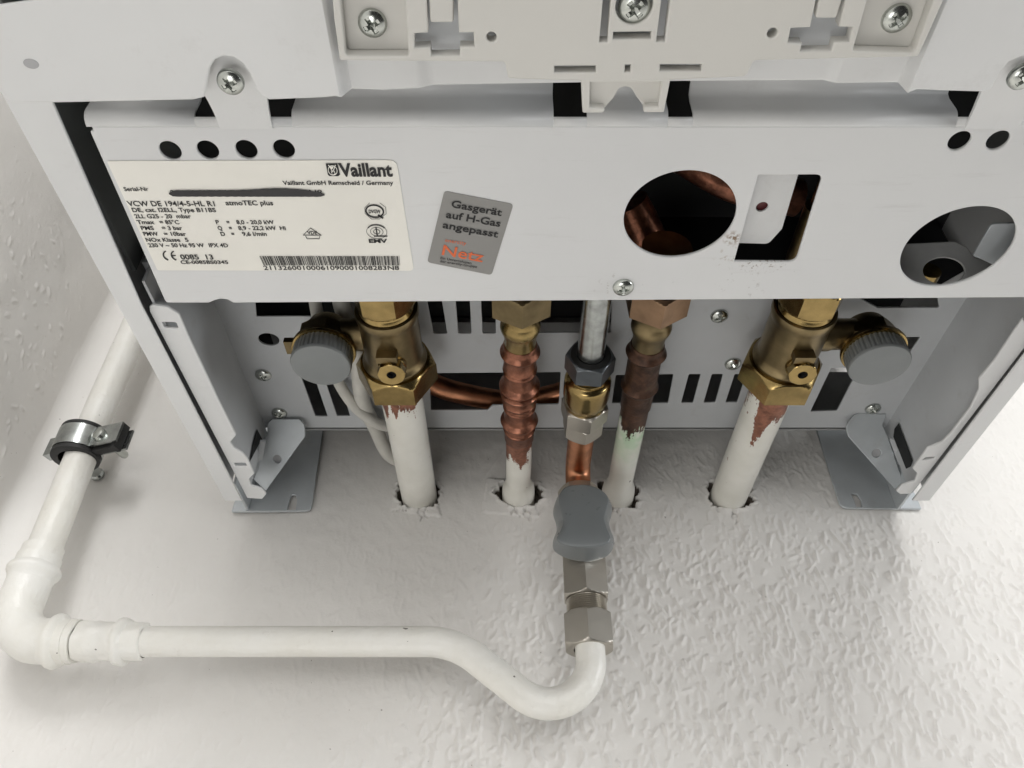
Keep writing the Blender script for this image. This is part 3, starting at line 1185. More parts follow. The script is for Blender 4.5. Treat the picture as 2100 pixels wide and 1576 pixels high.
# square emblem: black field, light oval with a V
e = MB()
flat_poly(e, pl, [(668, 335), (692, 334.5), (697.5, 358), (694, 361), (676, 361), (672.5, 358)])
emb = e.build('emblem', M['ink'], lab)
e = MB()
cxe, cye = 682.5, 349.0
ringp = []
ov = [(cxe + 9 * math.cos(q) - 1.2 * math.sin(q), cye - 9.8 * math.sin(q)) for q in [R(d) for d in range(0, 360, 18)]]
stroke(e, pl, ov, 1.3, True, 0.0003)
flat_poly(e, pl, [(676.5, 341), (684.5, 340.5), (682.5, 346.0), (679.5, 346.0)], 0.0003)
stroke(e, pl, [(674, 338), (683, 352), (688, 338)], 1.6, False, 0.00031)
stroke(e, pl, [(678, 357), (684, 358), (690, 355)], 1.4, False, 0.00031)
stroke(e, pl, [(679.5, 350), (681, 355)], 1.2, False, 0.00031)
stroke(e, pl, [(686, 350), (687, 355)], 1.2, False, 0.00031)
e.build('emblem_figure', M['paper'], lab)
# number struck out with a marker
t = MB()
text_into(t, pl, "21132600100061090001008283N8", (352, 400), (662, 399), 10, .01)
t.build('struck_number', M['ink'], lab)
t = MB()
up, lo_ = [], []
for i in range(41):
    k = i / 40
    x = 347 + 319 * k
    yu = 389.5 - 4.2 * math.exp(-((k - .70) / .17) ** 2) + 0.25 * math.sin(k * 90) + (5.2 * max(0, (k - .86) / .14) if k > .86 else 0)
    yl = 402.5 - 0.3 * math.sin(k * 130) + 0.3 * k
    e_ = min(1, (k + 0.002) * 28, (1.002 - k) * 40) ** .5
    ym = (yu + yl) / 2
    up.append((x, ym + (yu - ym) * e_))
    lo_.append((x, ym + (yl - ym) * e_))
for i in range(40):
    flat_poly(t, pl, [up[i], up[i + 1], lo_[i + 1], lo_[i]], 0.0004)
t.build('marker_stroke', M['marker'], lab)

# --- grey sticker
ps = yplane(YF - 0.0003)
stk = sheet('grey_sticker', ps, [(911, 392.5, .0016), (1053, 419.5, .0016), (1008, 565, .0016), (876, 538.5, .0016)], [], 0.0003, M['greypaper'], boiler, bev=0.00005)
t = MB()
for s, a, b, ch in (("Gasgerät", (924.7, 424.4), (1028, 442.8), 14.5), ("auf H-Gas", (914, 446), (1025, 465), 14.5), ("angepasst", (907, 467), (1020.5, 487), 14)):
    text_into(t, ps, s, a, b, ch, .022)
text_into(t, ps, "Ein Unternehmen", (903, 531), (966.6, 541.8), 5, .01)
text_into(t, ps, "der enercity-Gruppe", (902, 537.4), (978, 549.5), 5, .01)
t.build('print', M['ink'], stk)
t = MB()
text_into(t, ps, "Netz", (905.7, 522), (989.4, 537.4), 21, .012)
text_into(t, ps, "enercity", (912.7, 495.5), (955.8, 502.5), 7.5, .0)
t.build('orange_print', M['orange'], stk)

# --- back plate behind the pipes
pb = yplane(YB)
zb0 = 0.036
bo = [(WL, zb0), (WR, zb0), (WR, 0.152), (WL, 0.152)]
bh = [[(505, 560), (526, 650), (702, 650), (688, 560)],
      [(868, 560), (889, 685, .001), (917, 685, .001), (900, 560)], [(930, 560), (940, 685, .001), (967, 685, .001), (960, 560)], [(984, 560), (990, 685, .001), (1017, 685, .001), (1014, 560)],
      [(1040, 560), (1042, 684, .001), (1252, 683, .001), (1262, 560)],
      [(880, 766, .001), (884, 842, .001), (1000, 842, .001), (1010, 832, .001), (1146, 830, .001), (1150, 764, .001)],
      [(1263, 770, .001), (1255, 828, .001), (1370, 827, .001), (1381, 768, .001)],
      [(1413, 768, .0008), (1397, 827, .0008), (1421, 827, .0008), (1437, 768, .0008)], [(1460, 768, .0008), (1443, 827, .0008), (1467, 826, .0008), (1483, 768, .0008)],
      [(1507, 768, .0008), (1488, 826, .0008), (1512, 826, .0008), (1531, 768, .0008)], [(1553, 768, .0008), (1533, 826, .0008), (1556, 826, .0008), (1576, 768, .0008)],
      [(1705, 755, .001), (1662, 845, .001), (1717, 843, .001), (1762, 755, .001)],
      [(1800, 692), (1780, 732), (1862, 730, .0008), (1888, 692, .0008)],
      [(1776, 560), (1799, 632, .0008), (1925, 632, .0008), (1950, 560)],
      [(600, 725), (647, 855, .0008), (672, 855, .0008), (628, 725)], [(648, 725), (691, 854, .0008), (718, 854, .0008), (678, 725)]]
holes = [loop(pb, h) for h in bh] + [ell(pb, 551, 697, .0055, .0048)]
holes = [[(x, min(z, 0.147)) for x, z in h] for h in holes]
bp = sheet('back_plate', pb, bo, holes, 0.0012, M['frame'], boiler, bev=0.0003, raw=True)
for (x, y, r_) in ((540, 769, .3), (573, 847, .8), (1475, 648, .2), (1503, 746, .6), (1840, 756, .5), (1790, 838, .9)):
    screw(PY(x, y, YB - 0.0002), bp, r_, 1.18, SCREWS)

# --- added black box painting the unlit casing inside (open towards the panel)
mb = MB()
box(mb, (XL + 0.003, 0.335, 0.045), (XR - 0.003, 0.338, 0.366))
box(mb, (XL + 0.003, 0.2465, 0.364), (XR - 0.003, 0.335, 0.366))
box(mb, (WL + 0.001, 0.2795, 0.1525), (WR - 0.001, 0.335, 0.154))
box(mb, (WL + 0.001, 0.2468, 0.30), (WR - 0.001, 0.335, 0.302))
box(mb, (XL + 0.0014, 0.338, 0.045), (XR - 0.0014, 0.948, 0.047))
mb.build('cavity_shade_box', M['dark'], boiler)
mb = MB()
box(mb, (WL + 0.001, 0.3300, 0.040), (WR - 0.001, 0.3342, 0.078))
box(mb, (WL + 0.001, 0.2835, 0.030), (WR - 0.001, 0.3300, 0.0315))
mb.build('slot_shade_backing', M['innergrey'], boiler)  # added grey sheet, toned as the shaded wall behind the slots
for (xa, xb) in ((WL - 0.0105, WL - 0.0085), (WR + 0.0055, WR + 0.0070)):
    mb = MB()
    box(mb, (xa, 0.2465, 0.195), (xb, 0.335, 0.362))
    mb.build('gap_shade_sheet', M['lining'], boiler)  # added sheet, coloured as the shaded inside of the side panel
mb = MB()
box(mb, (XL + 0.0014, 0.2190, 0.3695), (XR - 0.0014, 0.95, 0.3712))
mb.build('casing_front', M['enamel'], boiler)
# a few fittings just visible through the cut-outs
q = MB()
tube(q, catmull([(0.040, 0.300, 0.231), (0.070, 0.296, 0.222), (0.100, 0.290, 0.208), (0.13, 0.29, 0.20)], 8), 0.0085)
tube(q, catmull([(0.052, 0.280, 0.205), (0.060, 0.276, 0.192), (0.067, 0.270, 0.176), (0.069, 0.262, 0.165)], 8), 0.0085)
q.build('copper_coil', M['copper'], boiler, smooth=60)
q = MB()
lathe(q, [(0, 0.0), (0.006, 0.0), (0.006, 0.03), (0.004, 0.03), (0.004, 0.05), (0, 0.05)], PY(1652, 500, 0.262) + Vector((0, 0, -0.01)), (0, 0, 1), 20)
q.build('inner_valve', M['brassdull'], boiler, smooth=40)
# grey bracket ring behind the right round cut-out
pg = Plane((0.1825, 0.2455, 0.1965), (1, 0, 0), (0, 0.78, 0.62))
sheet('inner_bracket', pg, [(1800, 610), (1830, 540), (1858, 500, .002), (1958, 495, .004), (1984, 507, .003), (1998, 528, .003), (2060, 542), (2040, 575), (1985, 610)], [ell(pg, 1936, 556, 0.0088, 0.0056)], 0.001, M['innergrey'], boiler, bev=0.0004)
q = MB()
lathe(q, [(0, 0), (0.0050, 0), (0.0050, 0.012), (0, 0.012)], PY(1903, 562, 0.257) + Vector((0, 0, -0.010)), (0, 0, 1), 24)
q.build('inner_stub', M['brass'], boiler, smooth=40)
pg3 = Plane(pg.o - pg.n * 0.005, pg.u, pg.v)
sheet('inner_shelf', pg3, [(1918, 600), (1930, 584), (1978, 556), (2010, 565), (1990, 605)], [], 0.001, M['enamel'], boiler, bev=0.0002)
pg2 = yplane(YF + 0.012)
sheet('inner_flap', pg2, [(2034, 460, .002), (1996, 525), (2040, 545), (2140, 545), (2140, 457)], [], 0.001, M['galv'], boiler, bev=0.0002)

# --- side panels and inner frames
fl = [(24, 224), (91, 234, .002), (138, 340), (221, 489), (304, 622), (390, 772), (499, 1014), (456, 1018)]


def side(left):
    py_ = yplane(YF - 0.0005)
    X = XL if left else XR
    s = 1 if left else -1
    zlo, zhi = 0.0355, 0.372
    mb = MB()
    box(mb, (min(X, X + s * .0012), YF + .0009, zlo), (max(X, X + s * .0012), 0.95, zhi))
    sp = mb.build('side_panel', M['enamel'], boiler)
    flange_w = 0.0098
    ztop = 0.2865
    x0, x1 = X + s * .0001, X + s * flange_w
    o = [(x0, zlo), (x1, zlo), (x1, 0.19), (X + s * 0.0150, 0.2815), (X + s * 0.0152, ztop - .003), (X + s * 0.0135, ztop), (x0, ztop + 0.001)]
    if not left:
        o = o[::-1]
    sheet('flange', py_, o, [], 0.0014, M['enamel'], sp, bev=0.0005, raw=True)
    return sp


side(True)
side(False)


def inner_frame(left):
    pi = yplane(YF + 0.003)
    if left:
        o = [(307, 640), (306, 630, .0006), (312, 626, .0006), (345, 631, .002), (367, 645, .002), (386, 690), (450, 826), (484, 893, .001), (472, 908, .0012), (480, 920, .0015), (497, 930, .001), (507, 941), (521, 972, .0006),
             (510, 984, .0014), (515, 997, .002), (536, 1003, .0014), (546, 1014, .0016), (538, 1024, .001), (507, 1022, .0006)]
        hs = [loop(pi, [(331, 661, .0008), (336, 673, .0008), (366, 674, .0008), (361, 662, .0008)]), loop(pi, [(479, 950, .0006), (483, 957, .0006), (507, 957, .0006), (503, 950, .0006)])]
    else:
        o = [(2112, 700), (2098, 653), (2040, 740), (2008, 778, .002), (2008, 800, .002), (1990, 838), (1950, 890, .003), (1932, 908, .003), (1902, 920, .001), (1872, 962, .0006), (1882, 972, .0014), (1876, 988, .0016), (1850, 996, .001), (1838, 1008, .0014), (1846, 1014, .0008), (1868, 1013, .0006), (1896, 981)]
        hs = [loop(pi, [(1898, 939, .0005), (1890, 945, .0005), (1914, 942, .0005), (1920, 937, .0005)])]
    fr = sheet('inner_frame', pi, o, hs, 0.0014, M['enamel'], boiler, bev=0.0004)
    X = WL if left else WR
    mb = MB()
    z0 = 0.036
    box(mb, (X - .0006, YF + 0.0045, z0), (X + .0006, YB + 0.001, 0.20))
    xo = X - 0.0040 if left else X + 0.0006
    box(mb, (xo, YF + 0.016, z0), (xo + .0034, YF + 0.019, 0.20))
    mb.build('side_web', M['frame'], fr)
    return fr


frL = inner_frame(True)
frR = inner_frame(False)
# folded corner where the panel meets the left frame
mb = MB()
a, b, c, d = PY(316, 620, YF + .004), PY(352, 622, YF + .004), PY(345, 600, YF + .018), PY(322, 596, YF + .018)
mb.add([a, b, c, d], [(0, 1, 2, 3)])
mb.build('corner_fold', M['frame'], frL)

# --- wall brackets
gp = Plane((0, 0.25, 0.014), (1, 0, 0), (0, 0.028, 0.0337))


def bracket(left):
    zb = 0.0032
    pz = zplane(zb)
    if left:
        o = [(668, 846), (638, 1048, .004), (474, 1050, .001), (540, 846)]
        h = [loop(pz, [(594, 1024), (589, 1046), (606, 1046), (609, 1024), (606, 1015, .001), (598, 1015, .001)])]
    else:
        o = [(1664, 846), (1724, 1042, .005), (1891, 1044, .001), (1800, 846)]
        h = [loop(pz, [(1746, 1012, .0015), (1758, 1013, .002), (1766, 1026), (1768, 1040), (1757, 1040), (1752, 1026)])]
    br = sheet('mounting_bracket', pz, o, h, 0.0018, M['galv'], boiler, bev=0.0005)
    X = (XL + 0.001) if left else (XR - 0.001)
    s = 1 if left else -1
    mb = MB()
    box(mb, (min(X, X + s * .0014), 0.2425, 0.0035), (max(X, X + s * .0014), 0.30, 0.033))
    mb.build('side_lip', M['galv'], br)
    if left:
        o = [(548, 886), (549, 868, .001), (558, 860, .001), (614, 860, .002), (625, 872, .002), (626, 895, .003), (545, 1007), (520, 984), (530, 960), (540, 905)]
        hs = [ell(gp, 568, 942, .0025)]
    else:
        o = [(1818, 850, .001), (1756, 848, .004), (1734, 875, .006), (1740, 896, .004), (1836, 1004), (1852, 986), (1842, 960), (1822, 900), (1810, 872)]
        hs = [ell(gp, 1798, 930, .0027)]
    g = sheet('gusset', gp, o, hs, 0.0014, M['galv'], br, bev=0.0004)
    sheet('gusset_rivet', Plane(gp.o - gp.n * .0011, gp.u, gp.v), ell(gp, 568 if left else 1798, 942 if left else 930, .0030), [], 0.001, M['dimple'], br, bev=0.0001, raw=True)
    # folded strip, and a dark face painting the window's shade, beside the gusset
    mb = MB()
    if left:
        q = [(533, 906), (545, 906), (533, 975), (518, 985)]
        w = [(527, 880), (541, 907), (531, 912), (511, 950), (520, 905)]
    else:
        q = [(1824, 900), (1834, 903), (1860, 968), (1850, 975)]
        w = [(1834, 880), (1843, 868), (1872, 945), (1868, 957), (1858, 962), (1832, 896)]
    vs = [PY(x, y, 0.262) for x, y in q]
    k = len(vs)
    vs += [v + Vector((0, .0012, .0002)) for v in vs]
    mb.add(vs, [(3, 2, 1, 0), (4, 5, 6, 7)] + [(i, (i + 1) % k, k + (i + 1) % k, k + i) for i in range(k)])
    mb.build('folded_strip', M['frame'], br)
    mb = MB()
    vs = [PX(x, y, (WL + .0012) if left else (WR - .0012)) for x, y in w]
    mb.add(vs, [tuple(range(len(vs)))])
    mb.build('window_shade_patch', M['dark'], br)
    return br


bracket(True)
bracket(False)

# =================================================================== SERVICE VALVES
VG = 'brass service valves on the heating pipes'


def service_valve(X, s, label):
    v = thing('service_valve', (X, YP, 0.113), label, 'valve', VG)
    o = (X, YP, 0)
    up = (0, 0, 1)
    nut(MB(), o, up, 0.1125, 0.1275, 0.0352, 0.0112, rot=R(30), ch=0.0030, ch0=False, k=1.25).build('compression_nut', M['brass'], v, smooth=22)
    bd = MB()
    lathe(bd, [(0.0155, .1270), (0.0160, .1290), (0.0158, .1300), (0.0146, .1312), (0.0143, .134), (0.0141, .1565), (0.0145, .1585), (0.0149, .1600), (0.0150, .1622), (0.0146, .1636), (0.0136, .1640), (0.0134, .1632), (0.0100, .1630)], o, up, 64)
    body = bd.build('valve_body', M['brassdull'], v, smooth=40)
    ng = MB()
    lathe(ng, [(0.0132, .1628), (0.0131, .1642), (0.0124, .1655), (0.0121, .1668), (0.0122, .1682), (0.0118, .1720)], o, up, 64)
    ng.build('neck_ring', M['brass'], v, smooth=50)
    un = nut(MB(), o, up, 0.1672, 0.1830, 0.0262, 0.010, rot=R(26), ch=0.003, k=1.1)
    un.build('union_nut', M['brass'], v, smooth=22)
    tl = MB()
    lathe(tl, [(0.011, .181), (0.0125, .1835), (0.0125, .20), (0.0, .20)], o, up, 40)
    tl.build('tail_piece', M['bronze'], v, smooth=40)
    # spindle and stop lug on the front
    f = Vector((X + 0.0012, YP - 0.0135, 0.1385))
    ax = (0.05 * -s, -1, 0.10)
    sp = MB()
    lathe(sp, [(0.0068, -.004), (0.0068, .002), (0.0064, .0028), (0, .0028)], f, ax, 32)
    nut(sp, f, ax, 0.0022, 0.0070, 0.0126, 0.0023, sides=8, rot=R(22.5), ch=0.0008, ch0=False)
    sp.build('spindle', M['brass'], v, smooth=25)
    sk = MB()
    lathe(sk, [(0.0023, .0069), (0.0022, .0042), (0, .0040)], f, ax, 4)
    sk.build('socket', M['dark'], v)
    lg = MB()
    box(lg, (X - 0.0048, YP - 0.0185, 0.1452), (X + 0.0048, YP - 0.0115, 0.1492))
    lg.build('stop_lug', M['brassdull'], body)
    # side arm to the drain outlet
    A = Vector((X + s * (0.0325 if s < 0 else 0.0385), 0.2515, 0.140))
    ar = MB()
    lathe(ar, [(0.0085, .008), (0.0085, .018), (0.0078, .020), (0.0078, abs(A.x - X) - .004)], (X, YP + 0.004, 0.1415), (s, 0, 0), 32)
    lathe(ar, [(0.0150, -.0012), (0.0152, .0006), (0.0150, .0014), (0.0120, .0022), (0.0120, .010), (0.0095, .016), (0.0, .0175)], A, (0, 1, 0.0), 48)
    nut(ar, A, (0, 1, 0), 0.0022, 0.010, 0.024, 0.004, rot=R(10))
    box(ar, (A.x - .0185, A.y - .0008, A.z - .0028), (A.x - .013, A.y + .0022, A.z + .0058)) if s < 0 else None
    ar.build('drain_outlet', M['brassdull'], v, smooth=35)
    rg = MB()
    lathe(rg, [(0.0135, -.0020), (0.0152, -.0018), (0.0155, -.0006), (0.0150, .0004), (0.0140, .0004)], A, (0, 1, 0), 64)
    rg.build('sealing_ring', M['brass'], v, smooth=40)
    cp = MB()
    seg = 180
    rib = lambda a, h: (0.030 if math.cos(a * 40) > 0.1 else 0.0)
    lathe(cp, [(0.0137, .0015), (0.0139, .0022), (0.0140, .0095)], A, (0, -1, 0), seg, wob=rib)
    lathe(cp, [(0.0143, .0094), (0.0143, .0103), (0.0139, .0110), (0.0128, .0112), (0.006, .01115), (0, .0111)], A, (0, -1, 0), seg)
    cp.build('drain_cap', M['greyplastic'], v, smooth=30)
    return v


service_valve(PIPES[0][0], -1, 'brass valve with grey ribbed cap in front of the white cables')
service_valve(PIPES[3][0], 1, 'brass valve with grey ribbed cap above the long brown paint streak')

# =================================================================== WALL PIPES
PG = 'pipes coming out of the torn wallpaper'


def pipe_wob(a, h):
    return 0.006 * math.sin(3 * a + 40 * h) + 0.004 * math.sin(7 * a - 90 * h)


for (X, mt, lb) in ((PIPES[0][0], 'peelA', 'thick white pipe with a short copper band below the valve beside the cables'),
                    (PIPES[3][0], 'peelD', 'thick white pipe with a long brown bare patch of flaked paint')):
    p = MB()
    prof = [(0.0110, z) for z in np.linspace(-0.016, 0.1135, 30)]
    lathe(p, prof, (X, YP, 0), (0, 0, 1), 56, wob=lambda a, h: 0.25 * pipe_wob(a, h))
    tag(p.build('water_pipe', M[mt], None, smooth=60), lb, 'pipe', PG)


def press_pipe(X, cmat, pmat, beads, ztube, label, nutmat, admat):
    v = thing('press_fitted_pipe', (X, YP, 0), label, 'pipe', PG)
    o = (X, YP, 0)
    up = (0, 0, 1)
    p = MB()
    prof = [(0.0102, -.016), (0.0102, -.004), (0.0101, 0.004), (0.0098, 0.0075), (0.0086, 0.011), (0.0077, 0.014)] + [(0.0075, z) for z in np.linspace(0.017, ztube + .004, 12)]
    lathe(p, prof, o, up, 48, wob=lambda a, h: pipe_wob(a, h) * (1.6 if h < 0.012 else 0.4))
    p.build('painted_tube', M[pmat], v, smooth=60)
    c = MB()
    prof = [(0.0076, ztube), (0.0082, ztube + .0008)]
    for bd_ in beads:
        zc, rb_ = bd_[:2]
        k = bd_[2] if len(bd_) > 2 else 0.8
        prof += [(0.0083, zc - .0042 * k), (0.0086, zc - .003 * k), (rb_ - .0005, zc - .0013 * k), (rb_, zc), (rb_ - .0005, zc + .0013 * k), (0.0086, zc + .003 * k), (0.0083, zc + .0042 * k)]
    prof += [(0.0084, 0.1385), (0.0080, 0.1392), (0.0072, 0.1392)]
    prof.sort(key=lambda q: q[1])
    lathe(c, prof, o, up, 56, wob=lambda a, h: 0.012 * math.sin(6 * a + 30 * h) * (0.5 + 0.5 * math.sin(h * 400)))
    c.build('press_coupling', M[cmat], v, smooth=50)
    a = MB()
    lathe(a, [(0.0078, .1385), (0.0078, .1450), (0.0083, .1462), (0.0084, .1475), (0.0092, .1490), (0.0098, .1512), (0.0096, .1535), (0.0088, .1552), (0.0082, .1570), (0.0085, .1600), (0.0092, .1670), (0.0092, .17)], o, up, 56)
    a.build('adapter', M[admat], v, smooth=45)
    nut(MB(), o, up, 0.1650, 0.1805, 0.0265, 0.008, rot=R(2), ch=0.002, ch0=False, k=0.7).build('union_nut', M[nutmat], v, smooth=22)
    t_ = MB()
    lathe(t_, [(0.0095, .179), (0.0108, .1815), (0.0108, .20), (0, .20)], o, up, 40)
    t_.build('tail_piece', M[admat], v, smooth=40)
    return v


press_pipe(PIPES[1][0], 'copper', 'peelB', ((0.1335, 0.0101), (0.1205, 0.0088, .45), (0.1075, 0.0107), (0.1025, 0.0104, .6), (0.0945, 0.0091, .4), (0.0900, 0.0089, .4), (0.0775, 0.0104), (0.0700, 0.0089, .4)), 0.0600, 'reddish copper press coupling on a thin white pipe stub', 'brassdull', 'brasspatina')
press_pipe(PIPES[2][0], 'copperdark', 'peelC', ((0.133, 0.0102), (0.1075, 0.0098)), 0.0900, 'dark brown press coupling on a greenish white pipe', 'bronze', 'brassdull')

# =================================================================== GAS SUPPLY RISER
XG = 0.0392
g = thing('gas_riser', (XG, YP, 0.034), 'bright steel tube screwed through a black nut and brass union to bare copper', 'gas fitting')
o, up = (XG, YP, 0), (0, 0, 1)
p = MB()
lathe(p, [(0.0068, .118), (0.0068, .20), (0.0062, .205), (0, .205)], o, up, 48)
p.build('steel_tube', M['steel'], g, smooth=50)
b = MB()
nut(b, o, up, 0.1195, 0.1310, 0.0218, 0.0072, rot=R(24), ch=0.0016, ch0=False, k=0.8)
b.build('black_nut', M['greynut'], g, smooth=22)
p = MB()
lathe(p, [(0.0070, .1300), (0.0071, .1313), (0.0100, .1313), (0.0101, .1305)], o, up, 48)
p.build('recess_shade_ring', M['rubber'], g, smooth=30)  # black ring added for the shade in the nut's recessed top
p = MB()
lathe(p, [(0.0088, .1215), (0.0088, .1165), (0.0098, .1160), (0.0098, .1140), (0.0112, .1132), (0.0121, .1118), (0.0122, .1085), (0.0121, .1000), (0.0116, .0960), (0.0102, .0925), (0.0098, .0900), (0.008, .0895)], o, up, 64)
p.build('brass_union', M['brass'], g, smooth=32)
p = MB()
nut(p, o, up, 0.0680, 0.0800, 0.0200, 0.0074, rot=R(5), ch=0.0014, k=0.8)
nut(p, o, up, 0.0800, 0.0925, 0.0225, 0.0074, rot=R(12), ch=0.0030, k=0.55)
p.build('nickel_nut', M['nickel'], g, smooth=22)
p = MB()
tube(p, fillet([(XG, YP, 0.075), (XG, YP, 0.028), (XG, 0.205, 0.028)], 0.010), 0.0074, 40)
p.build('copper_tube', M['coppernew'], g, smooth=60)

# =================================================================== GAS COCK
ZV = 0.0305
k_ = thing('gas_cock', (XG, 0.19, ZV), 'nickel gas cock with a waisted blue-grey turning knob', 'gas valve')
o = (XG, 0.24, ZV)
ax = (0, -1, 0)
p = MB()
nut(p, o, ax, 0.000, 0.016, 0.0215, 0.0075, rot=R(33), ch=0.0014)
lathe(p, [(0.0095, .014), (0.0105, .020), (0.0125, .026), (0.0125, .038), (0.0110, .044), (0.0105, .046)], o, ax, 48)
nut(p, o, ax, 0.0445, 0.0680, 0.0228, 0.0095, rot=R(3), ch=0.0018)
lathe(p, [(0.0082, 0), (0.0082, .024), (0.0070, .0255), (0.0, .0258)], (XG, 0.207, ZV - 0.012), (0, 0, 1), 32)
body = p.build('cock_body', M['nickel'], k_, smooth=22)
p = MB()
prof = [(0.0100, .066)]
h = 0.0682
while h < 0.0768:
    prof += [(0.0097, h), (0.0106, h + .0005), (0.0097, h + .0010)]
    h += 0.0011
prof += [(0.0097, .078)]
lathe(p, prof, o, ax, 56)
p.build('thread', M['nickel'], k_, smooth=20)
p = MB()
nut(p, o, ax, 0.0765, 0.0945, 0.0240, 0.0079, rot=R(5), ch=0.0018, k=0.7)
p.build('end_nut', M['nickel'], k_, smooth=22)
# waisted knob: rows of the outline at several heights, domed top
def resample(pts, n):
    c = sum(pts, Vector((0, 0))) / len(pts)
    dense = []
    k = len(pts)
    for i in range(k):
        p0, p1, p2, p3 = pts[i - 1], pts[i], pts[(i + 1) % k], pts[(i + 2) % k]
        for q in range(24):
            t = q / 24
            dense.append(0.5 * ((2 * p1) + (p2 - p0) * t + (2 * p0 - 5 * p1 + 4 * p2 - p3) * t * t + (3 * p1 - p0 - 3 * p2 + p3) * t ** 3))
    L = [0.0]
    for i in range(len(dense)):
        L.append(L[-1] + (dense[(i + 1) % len(dense)] - dense[i]).length)
    out, j = [], 0
    for i in range(n):
        g = L[-1] * i / n
        while L[j + 1] < g:
            j += 1
        t = (g - L[j]) / max(1e-9, L[j + 1] - L[j])
        out.append(dense[j].lerp(dense[(j + 1) % len(dense)], t))
    return out


n = 128
rim = [(1184, 991), (1159, 995), (1145, 1007), (1137, 1025), (1136, 1041), (1141, 1060), (1142.5, 1073), (1141, 1087), (1135, 1103), (1134, 1117), (1140, 1128), (1159, 1140), (1180, 1147),
       (1206, 1150), (1229, 1145), (1248, 1135), (1259, 1117), (1260, 1103), (1254, 1084), (1251, 1064), (1256, 1045), (1258, 1030), (1250, 1015), (1233, 1001), (1208, 992)]
topf = [(1182, 994), (1162, 998), (1151, 1008), (1146, 1022), (1149, 1040), (1154, 1060), (1155, 1072), (1151, 1085), (1144, 1098), (1142, 1106), (1148, 1113), (1162, 1118), (1181, 1121),
        (1206, 1122), (1229, 1120), (1245, 1115), (1252, 1107), (1251, 1099), (1244, 1083), (1240, 1064), (1244, 1044), (1248, 1028), (1243, 1014), (1229, 1003), (1207, 995)]


def knob_ring(pts, za, zb_):
    q = []
    for (x, y) in pts:
        z = za + (zb_ - za) * (y - 991) / 159
        v = PZ(x, y, z)
        q.append(Vector((v.x, v.y)))
    return resample(q, n)


O = knob_ring(rim, 0.0565, 0.0455)
T = knob_ring(topf, 0.0585, 0.0585)
ctr = sum(O, Vector((0, 0))) / n
p = MB()
vs = []
# (blend to the top face, shrink, height)
for (bl, shk, z) in ((0, .90, .0430), (0, .985, .0434), (0, 1.0, .0444), (0.0, 1.0, .0462), (.10, 1.0, .0490), (.30, 1.0, .0520), (.58, 1.0, .0550), (.85, 1.0, .0572), (.97, 1.0, .0581), (1, .985, .0586), (1, .95, .0588), (1, .6, .0588), (1, .3, .0588)):
    for a_, b_ in zip(O, T):
        q = ctr + (a_.lerp(b_, bl) - ctr) * shk
        vs.append((q.x, q.y, z))
nr = len(vs) // n
fs = []
for j in range(nr - 1):
    for i in range(n):
        i2 = (i + 1) % n
        fs.append((j * n + i, j * n + i2, (j + 1) * n + i2, (j + 1) * n + i))
fs.append(tuple(range(n - 1, -1, -1)))
fs.append(tuple((nr - 1) * n + i for i in range(n)))
p.add(vs, fs)
kn = p.build('knob', M['knob'], k_, smooth=55)
p = MB()
lathe(p, [(0.0105, .033), (0.0112, .036), (0.0112, .0400), (0.009, .0434)], (XG, 0.222, 0), (0, 0, 1), 40)
p.build('knob_collar', M['bronze'], k_, smooth=40)

# =================================================================== GAS PIPE along the walls
ZP = 0.034
gpipe = thing('gas_pipe', PZ(600, 1316, 0), 'white painted gas pipe running round the corner and bending up to the nickel cock', 'pipe')
jog = lambda i, a: 0.004 * math.sin(i * 0.7 + a * 2)
xl = PZ(144, 1013, ZP).x
yh = PZ(600, 1316, ZP).y
leg_pts = [Vector((xl - 0.004, 0.62, ZP)), PZ(205, 840, ZP), PZ(84.5, 1143, ZP)]
corner = Vector((PZ(84.5, 1143, ZP).x + (-0.0005), yh, ZP))
p = MB()
tube(p, [leg_pts[0], leg_pts[1], leg_pts[2], corner + Vector((0, 0.02, 0))], 0.0090, 40)
p.build('thick_run', M['paintwhite'], gpipe, smooth=60)
p = MB()
d1, d2 = Vector((0, 1, 0)), Vector((1, 0, 0))
el = fillet([corner + d1 * 0.046, corner, corner + d2 * 0.034], 0.021, 20)
tube(p, el, 0.0112, 44, wob=lambda i, a: 0.012 * math.sin(i * 0.9 + a * 3))
q0 = corner + d1 * 0.034
lathe(p, [(0.0104, .018), (0.0105, .0085), (0.0109, .0074), (0.0127, .0060), (0.0134, .0042), (0.0130, .0024), (0.0117, .0008), (0.0112, -.002)], q0, d1, 44, wob=lambda a, h: 0.01 * math.sin(4 * a))
q1 = corner + d2 * 0.0245
lathe(p, [(0.0112, -.003), (0.0117, -.0006), (0.0130, .0006), (0.0136, .0022), (0.0131, .0040), (0.0112, .0054), (0.0106, .0064), (0.0106, .0128), (0.0093, .0131)], q1, d2, 44, wob=lambda a, h: 0.012 * math.sin(5 * a + 1))
p.build('elbow', M['paintwhite'], gpipe, smooth=50)
q2 = corner + d2 * 0.0378
p = MB()
lathe(p, [(0.0086, 0), (0.0098, .0004), (0.0101, .003), (0.0096, .006), (0.0100, .009), (0.0093, .012), (0.0095, .0155), (0.0092, .018), (0.0096, .0196), (0.0114, .0206), (0.0119, .0222), (0.0113, .0238), (0.0095, .0250), (0.0091, .0325), (0.0089, .0332), (0.0076, .0336)], q2, d2, 48,
      wob=lambda a, h: 0.030 * math.sin(6 * a + 300 * h) + 0.022 * math.sin(3 * a - 500 * h) + 0.012 * math.sin(11 * a + 900 * h))
p.build('reducer', M['paintwhite'], gpipe, smooth=50)
